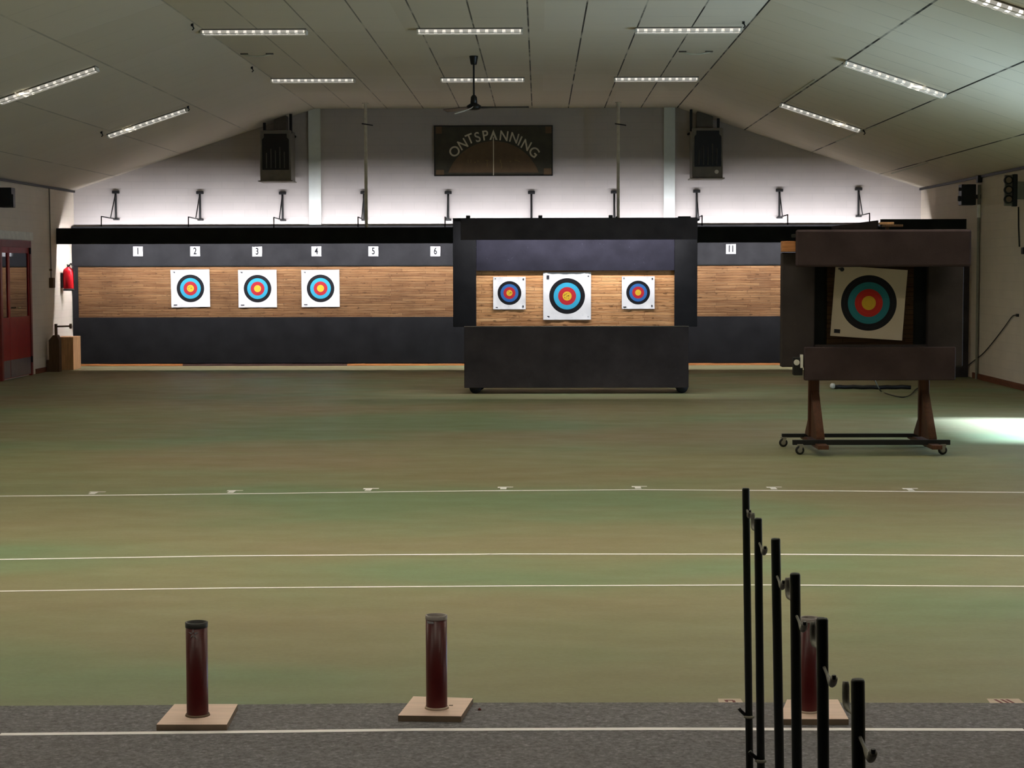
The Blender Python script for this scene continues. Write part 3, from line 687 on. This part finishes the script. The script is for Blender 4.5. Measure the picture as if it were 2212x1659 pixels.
# its paper target
wv = 153.5/(F/16.9)
fr = face_mat('face_right_stand', 59.6/(F/17.02), (44, 120, 132), .0, (204, 190, 172), (186, 46, 40), (206, 166, 50))
target_face((1876.5, 654.5), YP+.073, 154/(F/17.02), 151.5/(F/17.02), fr, 'tilted white target sheet hanging on the right rolling stand', None, R(3.9), marks='d')
c = P(1819, 582, YP+.045)
tag(MB(c).cyl((c.x, c.y-.01, c.z), (c.x, c.y+.012, c.z), .019, n=12).box(c.x-.035, c.x-.005, c.y-.008, c.y+.0, c.z+.0, c.z+.012).build('target_pin', 'plastic_b'), 'black pin holding the top left corner of the tilted target sheet', 'pin')
# cords
pts = [P(1890, 820, 17.4), P(1902, 840, 18.4)] + [FL(x, y, .012) for x, y in ((1915, 849), (1932, 855), (1951, 858), (1966, 853), (1976, 843), (1981, 838))]
def smooth(pts, n_=6):
    out = []
    for i in range(len(pts)-1):
        p0, p1, p2, p3 = pts[max(i-1, 0)], pts[i], pts[i+1], pts[min(i+2, len(pts)-1)]
        for k_ in range(n_):
            t_ = k_/n_; out.append(.5*((2*p1)+(p2-p0)*t_+(2*p0-5*p1+4*p2-p3)*t_**2+(3*p1-p0-3*p2+p3)*t_**3))
    return out+[pts[-1]]
Yc = 24.4
pts = [P(1888, 818, 17.3), P(1895, 832, 19.5)] + [FL(x, y, .012) for x, y in ((1903, 845), (1915, 850), (1932, 855), (1951, 858), (1966, 853), (1976, 843), (1983, 838))]
o = MB(pts[2]).tube(smooth(pts), .0075).build('power_cord', 'plastic_b'); tag(o, 'thin black cord looping on the floor behind the legs of the right stand', 'cord')
pr, p2 = FL(1803, 840.5), FL(1968, 841)
r2 = root('floor_tube', (pr.x, pr.y, 0), 'dark rod with a pale knob lying on the floor behind the right stand', 'rod')
pts = [Vector((pr.x, pr.y, .03)) + (p2-pr)*t_ + Vector((0, .04*math.sin(9*t_), .004*math.sin(30*t_))) for t_ in [i/16 for i in range(17)]]
MB(r2.location).tube(pts, .028).build('rod', 'plastic_b', r2)
MB(r2.location).lathe((pr.x-.03, pr.y, .045), [(0, -.04), (.03, -.03), (.042, 0), (.03, .03), (0, .04)], (1, 0, .2), 14).build('knob', 'lintel', r2)

# ------------------------------------------------------------------ parked screen at the right wall
SYr = 28.5; A, B = P(1899, 815, SYr), P(2086, 473, SYr)
r_ = root('folding_screen', (5.9, SYr, 0), 'tall black board screen standing by the right wall behind the rolling stand', 'screen')
O = r_.location
B.x = P(2088, 473, SYr).x
MB(O).box(A.x, B.x, SYr, SYr+.05, B.z-.155, B.z, .004).build('top_rail', 'black', r_)
MB(O).box(A.x, P(2095, 600, SYr).x, SYr+.02, SYr+.06, .0, P(1990, 570, SYr).z+.3, .004).build('board', 'brown_front', r_)
s0, s1 = P(1899, 476, SYr), P(1800, 489, 30.6); bz = 1.2
MB(O).prism([(s0.x, SYr+.06, bz), (s0.x, SYr+.06, s0.z), (s1.x, 30.6, s1.z), (s1.x, 30.6, bz)], (-.03, 0, 0)).build('side_board', 'brown_front', r_)
MB(O).box(s0.x-.03, s0.x+.02, SYr+.065, SYr+.11, 0, bz+.02).build('post', 'black', r_)
MB(O).box(s1.x-.03, s1.x+.02, 30.55, 30.60, 0, bz+.02).build('post', 'black', r_)

# ------------------------------------------------------------------ right wall fittings
def speaker(px0, px1, py0, py1, X, sgn, lb):
    Y = (XR-.035)*F/(px1-1165)
    A, B = P(px0, py1, Y), P(px1, py0, Y)
    r_ = root('loudspeaker', ((A.x+B.x)/2, Y, A.z), lb, 'loudspeaker', 'wall loudspeakers')
    MB(r_.location).box(A.x, B.x, Y, Y+.22, A.z, B.z, .01).build('cabinet', 'plastic_b', r_)
    MB(r_.location).box(A.x+.02, B.x-.02, Y-.012, Y-.001, A.z+.02, B.z-.02, .004).build('grille', 'grille', r_)
    if sgn > 0:
        MB(r_.location).box(A.x-.05, A.x, Y+.02, Y+.05, A.z+.06, A.z+.14, .01).box(A.x-.04, A.x, Y+.02, Y+.05, B.z-.1, B.z-.05, .01).build('bracket_lug', 'plastic_b', r_)
        MB(r_.location).box(min(B.x, XR-.02), XR, Y+.08, Y+.12, A.z+.1, A.z+.16).build('wall_arm', 'steel', r_)
    else:
        MB(r_.location).box(B.x, B.x+.02, Y+.02, Y+.08, A.z, A.z+.15, .006).build('bracket_lug', 'plastic_b', r_)
        MB(r_.location).box(XL, A.x, Y+.08, Y+.12, A.z+.1, A.z+.16).build('wall_arm', 'steel', r_)
speaker(2077, 2109, 398, 443, XR, 1, 'black loudspeaker high on the right wall near the far corner')
Yl = 27.8
A, B = P(-22, 448, Yl), P(24, 405, Yl); A.x = max(A.x, XL+.03)
r_ = root('loudspeaker', ((A.x+B.x)/2, Yl, A.z), 'black loudspeaker high on the left wall above the red door', 'loudspeaker', 'wall loudspeakers')
MB(r_.location).box(A.x, B.x, Yl, Yl+.22, A.z, B.z, .01).build('cabinet', 'plastic_b', r_)
MB(r_.location).box(A.x+.02, B.x-.02, Yl-.012, Yl-.001, A.z+.02, B.z-.02, .004).build('grille', 'grille', r_)
MB(r_.location).box(B.x, B.x+.022, Yl+.02, Yl+.08, A.z+.0, B.z-.1, .006).build('bracket_lug', 'plastic_b', r_)
MB(r_.location).box(XL, A.x+.001, Yl+.08, Yl+.12, A.z+.1, A.z+.16).build('wall_arm', 'steel', r_)

YT = 25.48
r_ = root('signal_light', (P(2180, 410, YT).x, YT, P(2180, 445, YT).z), 'three round unlit signal lamps one above another high on the right wall', 'signal light')
A, B = P(2188, 446, YT), P(2199, 376, YT); XW = XR
MB(r_.location).box(A.x, B.x, YT, YT+.1, A.z, B.z, .01).build('housing', 'steel', r_)
b = MB(r_.location).box(P(2172, 400, YT).x, A.x, YT+.03, YT+.09, A.z+.01, B.z-.01, .01); b.build('back_plate', 'casing', r_)
b = MB(r_.location).box(B.x, XR, YT+.03, YT+.06, A.z+.1, B.z-.1); b.build('wall_mount', 'casing', r_)
for py in (389, 410, 430.5):
    c = P(2179, py, YT-.03); l_ = MB(r_.location).lathe((c.x, YT-.04, c.z), [(.040, 0), (.058, 0), (.058, .075), (.040, .075)], (0, 1, 0), 24).build('lamp_hood', 'steel', r_)
    MB(r_.location).cyl((c.x, YT-.028, c.z), (c.x, YT+.03, c.z), .048, n=24).build('lens', 'lens_o', l_)
# its cable and switch
p = [WX(2196, 446, XR-.02), WX(2198, 480, XR-.02), WX(2201, 535, XR-.02)]
Yq = WX(2198, 480, XR-.02).y
tag(MB(p[0]).tube([Vector((XR-.01, Yq, P(2196, 447, Yq).z)), Vector((XR-.01, Yq-.02, P(2198, 490, Yq).z)), Vector((XR-.01, Yq-.08, P(2201, 533, Yq).z))], .010).build('lamp_cable', 'steel'), 'thin dark cable running down the wall from the three signal lamps', 'cable')
c = WX(2209, 542, XR-.02); tag(MB(c).box(XR-.03, XR, c.y-.05, c.y+.05, c.z-.045, c.z+.05, .006).build('wall_switch', 'plastic_b'), 'small dark switch below the signal lamps at the right edge', 'switch')
# white vertical pipe and box near the corner
Yp = WX(2111, 600, XR-.04).y
r_ = root('wall_pipe', (XR-.03, Yp, 0), 'thin pale vertical pipe on the right wall behind the rolling stand', 'pipe')
MB(r_.location).cyl((XR-.03, Yp, 0), (XR-.03, Yp, 2.95), .022, n=12).build('pipe', 'grey_steel', r_)
zA, zB = P(2113, 470, Yp).z, P(2113, 442, Yp).z
tag(MB(r_.location).cyl((XR-.03, Yp, zA), (XR-.03, Yp, zB), .028, n=12).build('white_sleeve', 'plastic_w', r_), 'white sleeve')
c = WX(2116, 386, XR-.03); tag(MB(c).box(XR-.07, XR, c.y-.06, c.y+.06, c.z-.06, c.z+.05, .008).build('junction_box', 'plastic_b'), 'tiny dark junction box under the eaves at the top of the pale pipe', 'junction box')
pts = [WX(x, y, XR-.015) for x, y in ((2197, 681), (2187, 683), (2170, 706), (2148, 735), (2125, 762), (2104, 779), (2088, 792))]
r_ = root('drooping_cord', pts[0], 'dark cord drooping diagonally across the right wall from a small hook', 'cord')
MB(r_.location).tube(smooth(pts), .007).build('cord', 'steel', r_)
MB(r_.location).box(XR-.02, XR, pts[0].y-.05, pts[0].y+.06, pts[0].z-.02, pts[0].z+.02, .004).build('hook', 'steel', r_)

# ------------------------------------------------------------------ left corner
# fire extinguisher
c = WX(148, 603, XL+.13); ex = root('fire_extinguisher', (c.x, c.y, P(148, 628, c.y).z), 'red fire extinguisher hung on the left wall beside the wooden target wall', 'fire extinguisher')
z0 = 0; hh = P(148, 577, c.y).z - ex.location.z
MB().lathe((0, 0, .035), [(0, 0), (.085, 0), (.09, .01), (.09, hh-.11), (.075, hh-.07), (.035, hh-.045), (.028, hh-.03), (0, hh-.03)]).build('body', 'ext_red', ex)
MB().lathe((0, 0, 0), [(0, 0), (.088, 0), (.092, .006), (.092, .034), (0, .034)]).build('foot_ring', 'plastic_b', ex)
MB().cyl((0, 0, hh-.0), (0, 0, hh+.03), .022, n=12).box(-.01, .01, -.07, .03, hh+.03, hh+.045, .003).build('valve', 'steel', ex)
MB().tube(smooth([Vector((.02, 0, hh+.02)), Vector((.05, -.02, hh+.06)), Vector((.085, -.03, hh+.0)), Vector((.10, -.02, hh-.12)), Vector((.102, -.02, .12))]), .010).build('hose', 'plastic_b', ex)
MB().box(-.13, -.092, -.03, .03, .05, hh-.1, .004).build('wall_hanger', 'plastic_b', ex)
# conduit + switch box
c = WX(112, 611, XL+.03)
r_ = root('switch_box', (XL, c.y, c.z), 'small dark box with a thin conduit on the left wall, left of the extinguisher', 'switch box')
MB(r_.location).box(XL, XL+.07, c.y-.07, c.y+.07, c.z-.085, c.z+.085, .008).build('box', 'umber', r_)
MB(r_.location).cyl((XL+.02, c.y, c.z+.08), (XL+.02, c.y-.02, ZE-.03), .011, n=8).build('conduit', 'casing', r_)
MB(r_.location).box(XL, XL+.035, c.y-.03, c.y+.02, c.z+.2, c.z+.235, .003).build('clip', 'umber', r_)
# wooden panel and the brown post in front
f0 = FL(158, 800); YBx = 30.9
A, B = P(128, 800, YBx), P(158, 728, YBx)
tag(MB((A.x, YBx, 0)).box(XL+.02, B.x, YBx, YBx+.5, 0, B.z, .004).build('wooden_box', 'panel_wood'), 'low box of light wood on the floor under the fire extinguisher', 'box')
YQ = 30.35
X0, X1 = P(106, 780, YQ).x, P(128, 780, YQ).x; zt3 = P(115, 735, YQ).z; zn = P(118, 724, YQ).z; zs = P(118, 700, YQ).z; xm = P(118.5, 720, YQ).x
r_ = root('jack_post', ((X0+X1)/2, YQ, 0), 'dark brown upright post with tapered neck and sideways handle in the left corner', 'post')
MB(r_.location).prism([(X0, YQ, 0), (X1, YQ, 0), (X1, YQ, zt3), (xm+.03, YQ, zn), (xm-.03, YQ, zn), (X0, YQ, zt3)], (0, .16, 0)).build('body', 'umber', r_)
MB(r_.location).box(xm-.02, xm+.02, YQ+.05, YQ+.11, zn-.02, zs+.0, .004).build('neck', 'umber', r_)
zh = P(130, 705, YQ).z; hx = P(148, 705, YQ).x
MB(r_.location).cyl((xm+.01, YQ+.08, zh-.005), (hx, YQ+.08, zh), .015, n=10).build('handle', 'umber', r_)
MB(r_.location).cyl((hx, YQ+.08, zh), (hx+.03, YQ+.08, zh), .042, n=16).build('end_disc', 'umber', r_)
c = FL(93, 803); tag(MB((XL+.05, c.y, 0)).box(XL+.022, XL+.07, c.y-.03, c.y+.03, 0, .20, .006).build('door_stop', 'umber'), 'short dark upright stop on the floor between red door and brown post', 'door stop')

# ------------------------------------------------------------------ ceiling lamps
def lamp(x0, x1, Y, tubemat):
    """louvred fluorescent strip lying against the ceiling, built flat around its centre"""
    r_ = root('ceiling_lamp', (0, 0, 0), None, 'ceiling lamp'); L = x1-x0; h = L/2; w = .085
    MB().box(-h, h, -w, w, -.014, 0, .003).build('housing', 'casing', r_)
    b = MB().box(-h, h, -w, -w+.006, -.058, -.050).box(-h, h, w-.006, w, -.058, -.050).box(-h, -h+.02, -w, w, -.058, -.014).box(h-.02, h, -w, w, -.058, -.014)
    b.build('frame', 'lamp_w', r_)
    b = MB(); n_ = 12
    for i in range(n_):
        x = -h + .02 + (L-.04)*(i+.5)/n_; g_ = (L-.04)/n_*.33
        b.prism([(x-g_, -w+.007, -.015), (x+g_, -w+.007, -.015), (x+g_*.9, -w+.007, -.052), (x-g_*.9, -w+.007, -.052)], (0, 2*w-.014, 0))
    b.build('louvre', 'lamp_g', r_)
    MB().box(-h+.021, h-.021, -w+.03, w-.03, -.048, -.015).build('tube', tubemat, r_)
    return r_
l0 = lamp(-.62, .62, 0, 'tube'); l1 = lamp(-.62, .62, 0, 'tube_on')
used = {}
sl = math.atan(.331)
def put(px0, px1, Y, side, proto, lb):
    o = proto if not used.get(proto.name) else copy_tree(proto); used[proto.name] = 1
    xm = ((px0+px1)/2-1165)/F*Y
    o.location = (xm, Y, slopeZ(xm)-.001); o.rotation_euler = (0, -sl if side < 0 else (sl if side > 0 else 0), 0)
    tag(o, lb, None, 'louvred ceiling lamps')
YA, YBr, YC = 27.25, 21.7, 16.1
put(590, 770, YA, 0, l0, 'thin louvred lamp on the flat ceiling, farther row, left of the fan')
put(957, 1131, YA, 0, l0, 'thin louvred lamp directly behind the ceiling fan')
put(1328, 1503, YA, 0, l0, 'thin louvred lamp on the flat ceiling, farther row, right of the fan')
put(235, 408, YA, -1, l0, 'louvred lamp on the left ceiling slope, farther one')
put(1685, 1850, YA, 1, l0, 'louvred lamp on the right ceiling slope, farthest of three')
put(440, 670, YBr, 0, l0, 'louvred lamp on the flat ceiling, nearer row, at the left fold')
put(903, 1131, YBr, 0, l0, 'louvred lamp on the flat ceiling, nearer row, above the fan')
put(1370, 1597, YBr, 0, l0, 'louvred lamp on the flat ceiling, nearer row, at the right fold')
put(0, 215, YBr, -1, l0, 'louvred lamp on the left ceiling slope, nearer one at the left edge')
put(1822, 2030, YBr, 1, l0, 'louvred lamp on the right ceiling slope, middle of three')
put(2047, 2331, YC, 1, l1, 'large bright louvred lamp cut off by the top right corner')

# ceiling hooks and oval holders
for px, py, lb in ((415, 51, 'black hook by the left ceiling fold, nearer lamp row'), (544, 144, 'black hook on the left ceiling fold, between the lamp rows'), (1606, 46, 'black hook by the right ceiling fold, just above a lamp'),
               (219, 284, 'black hook at the low end of the far left-slope lamp'), (406, 229, 'black hook at the high end of the far left-slope lamp'), (1866, 280, 'black hook at the low end of the far right-slope lamp')):
    c = ceilpt(px, py); r2 = MB(c).cyl((c.x, c.y, c.z+.03), (c.x, c.y, c.z-.03), .016, n=10).tube([(c.x, c.y, c.z-.02), (c.x+.02, c.y, c.z-.055), (c.x, c.y, c.z-.075)], .008).build('ceiling_hook', 'steel')
    tag(r2, 'tiny ' + lb, 'hook', 'hooks in the ceiling')
for x0, x1, py, lb in ((525, 585, 115, 'left'), (1472, 1534, 110, 'right')):
    a, c = ceilpt(x0, py), ceilpt(x1, py); m = (a+c)/2; L = (c.x-a.x)/2
    r_ = root('ceiling_holder', (m.x, m.y, ZF), 'shallow curved grey holder on the flat ceiling near the %s fold' % lb, 'ceiling fitting', 'curved holders on the ceiling')
    b = MB(r_.location); b.tube([(m.x + L*t_, m.y, ZF-.012-.03*(1-abs(t_)**2)) for t_ in (-1, -.7, -.35, 0, .35, .7, 1)], .011); b.build('arc', 'batten', r_)
    for s in (-1, 1): MB(r_.location).box(m.x+s*L*.92-.05, m.x+s*L*.92+.05, m.y-.02, m.y+.02, ZF-.018, ZF, .004).build('foot', 'duct', r_)

# ------------------------------------------------------------------ ceiling fan
ct = ceilpt(1023, 121); fY = ct.y
r_ = root('ceiling_fan', (P(1023.5, 180, fY).x, fY, ZF), 'black three-bladed ceiling fan on a rod above the sign', 'ceiling fan')
zm = P(1024, 231, fY).z - ZF
MB().lathe((0, 0, 0), [(0, 0), (.060, 0), (.058, -.01), (.042, -.105), (.034, -.115), (0, -.115)]).build('canopy', 'fan_b', r_)
MB().cyl((0, 0, -.1), (0, 0, zm+.06), .013, n=12).build('rod', 'fan_b', r_)
MB().lathe((0, 0, zm), [(0, .155), (.022, .155), (.040, .13), (.048, .045), (.04, .04), (0, .04)]).build('rod_cover', 'fan_b', r_)
MB().lathe((0, 0, zm), [(0, .042), (.055, .042), (.095, .015), (.10, -.005), (.085, -.03), (.045, -.045), (0, -.045)]).build('motor', 'fan_b', r_)
for k_, a_ in enumerate((4, 124, 255)):
    rm = Matrix.Rotation(R(a_), 3, 'Z'); tw = .012
    def bp(r0, w_, z_): return [rm @ Vector((r0, -w_, z_-tw)), rm @ Vector((r0, w_, z_+tw))]
    b = MB(); secs = [bp(.09, .02, zm-.004), bp(.16, .035, zm-.002), bp(.3, .055, zm), bp(.66, .062, zm+.004), bp(.715, .05, zm+.004), bp(.73, .03, zm+.004)]
    if k_ == 2: secs = [bp(.09, .02, zm-.008), bp(.16, .035, zm-.025), bp(.3, .055, zm-.055), bp(.66, .062, zm-.125), bp(.72, .03, zm-.135)]
    for A_, B_ in zip(secs, secs[1:]):
        b.prism([A_[0], A_[1], B_[1], B_[0]], (0, 0, -.006))
    o = b.build('blade', 'fan_w' if k_ == 2 else 'fan_b', r_)
    if k_ == 2: o['label'] = 'white underside blade pointing towards the viewer'

# ------------------------------------------------------------------ foreground
# grey mat with its white shooting line
e = [FL(0, 1529), FL(400, 1527), FL(1000, 1522), FL(1600, 1521.5), FL(2212, 1523)]
s0, s1 = (e[1]-e[0])/(e[1].x-e[0].x), (e[-1]-e[-2])/(e[-1].x-e[-2].x)
e = [e[0]+s0*(XL+.3-e[0].x)] + e + [e[-1]+s1*(XR-.3-e[-1].x)]
poly = [(XL+.3, YR+.3, 0), (XR-.3, YR+.3, 0)] + [(p.x, p.y, 0) for p in reversed(e)]
b = MB((0, 5, 0)); b.prism(poly, (0, 0, .008)); b.mi = 1
ln = [FL(x, y, .008) for x, y in ((0, 1587), (500, 1582), (900, 1577), (1400, 1575), (1800, 1576), (2212, 1577))]
for p_, q_ in zip(ln, ln[1:]):
    b.quad((p_.x, p_.y-.019, .0095), (q_.x, q_.y-.019, .0095), (q_.x, q_.y+.019, .0095), (p_.x, p_.y+.019, .0095))
o = tag(b.build('floor_mat', ['mat', 'line']), 'speckled grey mat across the near floor with a white shooting line', 'mat')

# arrow tubes on square plywood bases
def arrow_tube(corners, px, yb, yt, rpx, top, lb):
    c = [FL(x, y, .008) for x, y in corners]; Zp = .008
    ctr = FL(px, yb, .03); D = ctr.y
    r_ = root('arrow_tube', (ctr.x, ctr.y, Zp), lb, 'arrow tube', 'red arrow tubes at the mat edge')
    O = r_.location
    base = MB(O); base.prism([(v.x, v.y, Zp) for v in c], (0, 0, .022)); bm_ = base.bm
    bm_.faces.ensure_lookup_table(); base.bm.normal_update()
    for f in bm_.faces: f.material_index = 0 if abs(f.normal.z) > .5 else 1
    base.build('base_plate', ['ply', 'ply_edge'], r_)
    rr = rpx*D/F; zt_ = P(px, yt, D).z
    z0 = Zp+.022
    tb = MB(O); tb.lathe((ctr.x, ctr.y, 0), [(rr, z0), (rr, zt_), (rr-.004, zt_), (rr-.004, z0+.01), (0, z0+.01)], n=36); tb.build('pipe', 'tube_red', r_)
    b = MB(O)
    if top == 'dark': b.lathe((ctr.x, ctr.y, 0), [(rr+.0012, zt_-.018), (rr+.0018, zt_+.001), (rr-.005, zt_+.001), (rr-.005, zt_-.03)], n=36).build('rim', 'dark_rim', r_)
    else: b.lathe((ctr.x, ctr.y, 0), [(rr+.0012, zt_-.014), (rr+.0018, zt_+.001), (rr-.005, zt_+.001), (rr-.005, zt_-.03)], n=36).build('rim', 'pvc', r_)
    MB(O).lathe((ctr.x, ctr.y, 0), [(rr+.001, z0), (rr+.006, z0), (rr+.003, z0+.008), (rr+.001, z0+.008)], n=36).build('collar', 'pale' if top != 'dark' else 'ply_edge', r_)
    return r_, ctr, rr, zt_
corn1 = [(338, 1578), (490, 1578), (514, 1533), (377, 1533)]
r_, c, rr, z_ = arrow_tube(corn1, 427, 1545, 1344, 23.7, 'dark', 'leftmost maroon arrow tube on a plywood square, black rim')
b = MB(r_.location); zc = P(424, 1365, c.y).z
for k_ in range(5):
    a_ = R(90+72*k_); a2, a3 = a_-.35, a_+.35
    pts = [(c.x-.005 + math.cos(v)*d_, 0, zc + math.sin(v)*d_) for v, d_ in ((a_, .020), (a2, .007), (a3, .007))]
    pts = [(x, c.y - math.sqrt(max(0, (rr+.001)**2-(x-c.x)**2)) - .001, z) for x, _, z in pts]; b.prism(pts, (0, .001, 0))
b.build('star_sticker', 'tape', r_)
r_, c, rr, z_ = arrow_tube([(860, 1558), (996, 1560), (1022, 1520), (893, 1516)], 943.5, 1529, 1329, 23.3, 'grey', 'middle maroon arrow tube on a plywood square, grey rim with a silver strip')
b = MB(r_.location); zc = P(932, 1341, c.y).z
b.prism([(x, c.y-math.sqrt(rr*rr-(x-c.x)**2)-.002, zc-.004) for x in (c.x-.034, c.x-.022, c.x-.008)] + [(x, c.y-math.sqrt(rr*rr-(x-c.x)**2)-.002, zc+.004) for x in (c.x-.008, c.x-.022, c.x-.034)], (0, .001, 0)); b.build('silver_strip', 'tape', r_)
b = MB(r_.location); b.box(c.x+.045, c.x+.06, c.y+.03, c.y+.045, .0302, .0312); b.build('base_mark', 'ply_edge', r_)
r_, c, rr, z_ = arrow_tube([(1682, 1566), (1833, 1566), (1810, 1523), (1700, 1523)], 1747, 1537, 1334, 20.5, 'grey', 'maroon arrow tube half hidden behind the dark poles at the right')

# bow rack: a floor rail with six poles, each with a double hook
tops = [(1611, 1054), (1637.5, 1119), (1675.5, 1163), (1717.5, 1238), (1776, 1335), (1853, 1467)]
wpx = [16.2, 17.5, 20.4, 22.7, 25.8, 30.2]
ZT = .975; pos = []
for (tx, ty) in tops:
    d = ray(tx, ty); p_ = CP + d*((ZT-EYE)/d.z); pos.append(p_)
r_ = root('bow_rack', (pos[2].x, pos[2].y, .008), 'row of six dark poles with grey hooks rising at the lower right', 'bow rack')
O = r_.location
MB(O).prism([(pos[0].x-.03, pos[0].y-.01, .0085), (pos[0].x+.03, pos[0].y-.01, .0085), (pos[-1].x+.03, pos[-1].y-.3, .0085), (pos[-1].x-.03, pos[-1].y-.3, .0085)], (0, 0, .02)).build('floor_rail', 'umber', r_)
botx = [1620, 1644, 1684.5, 1722, 1779, 1855]
for i, p_ in enumerate(pos):
    rr = wpx[i]/2*p_.y/F; Zl = P(botx[i], 1659, p_.y); dx = (Zl.x-p_.x)/(p_.z-Zl.z); xb = p_.x + dx*(ZT-.029)*.95
    pl = MB(O).tube([(xb, p_.y, .029), (p_.x, p_.y, ZT-.004), (p_.x, p_.y, ZT)], [rr, rr, rr*.85], 20).build('pole', 'pole', r_)
    xs = p_.x
    za = .895 if i < 2 else .866
    b = MB(O); d_ = .07 if i == 0 else .12
    b.tube(smooth([Vector((xs+.003, p_.y-rr*.8, za+.008)), Vector((xs+.004, p_.y-d_*.45, za)), Vector((xs+.005, p_.y-d_*.85, za-.006)), Vector((xs+.006, p_.y-d_, za+.010))], 4), [.0032]*4+[.0036, .005, .006, .0068, .0074, .0076, .0078, .0078, .0076], 12)
    b.build('front_hook', 'hook', pl)
    MB(O).cyl((xs+.006, p_.y-d_-.0003, za+.008), (xs+.006, p_.y-d_-.0012, za+.016), .0042, n=10).build('hook_bore', 'plastic_b', pl)
    if i not in (0, 2):
        zr_ = .902 + (.03 if i == 1 else 0)
        b = MB(O); b.tube(smooth([Vector((xs-.001, p_.y+rr*.8, zr_+.004)), Vector((xs-.002, p_.y+.06, zr_)), Vector((xs-.003, p_.y+.10, zr_+.004)), Vector((xs-.003, p_.y+.108, zr_+.044))], 4), [.0032]*5+[.004, .005, .006, .0065, .0066, .0066, .0066, .0058], 12)
        b.build('rear_hook', 'hook', pl)
    if i < 2:
        zc = P(tops[i][0], (1548, 1643)[i], p_.y).z
        xc = p_.x + (xb-p_.x)*(ZT-zc)/(ZT-.029)
        MB(O).lathe((xc, p_.y, zc), [(rr+.001, -.005), (rr+.005, -.003), (rr+.005, .003), (rr+.001, .005)], n=20).build('ring_clamp', 'grey_steel', pl)
        MB(O).tube([(xc-rr, p_.y, zc+.006), (xc-rr-.016, p_.y-.01, zc+.022), (xc-rr-.022, p_.y-.01, zc+.03)], .006).build('clamp_lever', 'plastic_b', pl)
# small dark spots of dropped dirt
c = FL(1036, 1534, .008)
tag(MB((c.x, c.y, .008)).lathe((c.x, c.y, .008), [(0, 0), (.007, 0), (.005, .006), (0, .009)], n=8).build('pebble', 'redmark'), 'tiny dark red crumb on the mat right of the middle arrow tube', 'crumb')
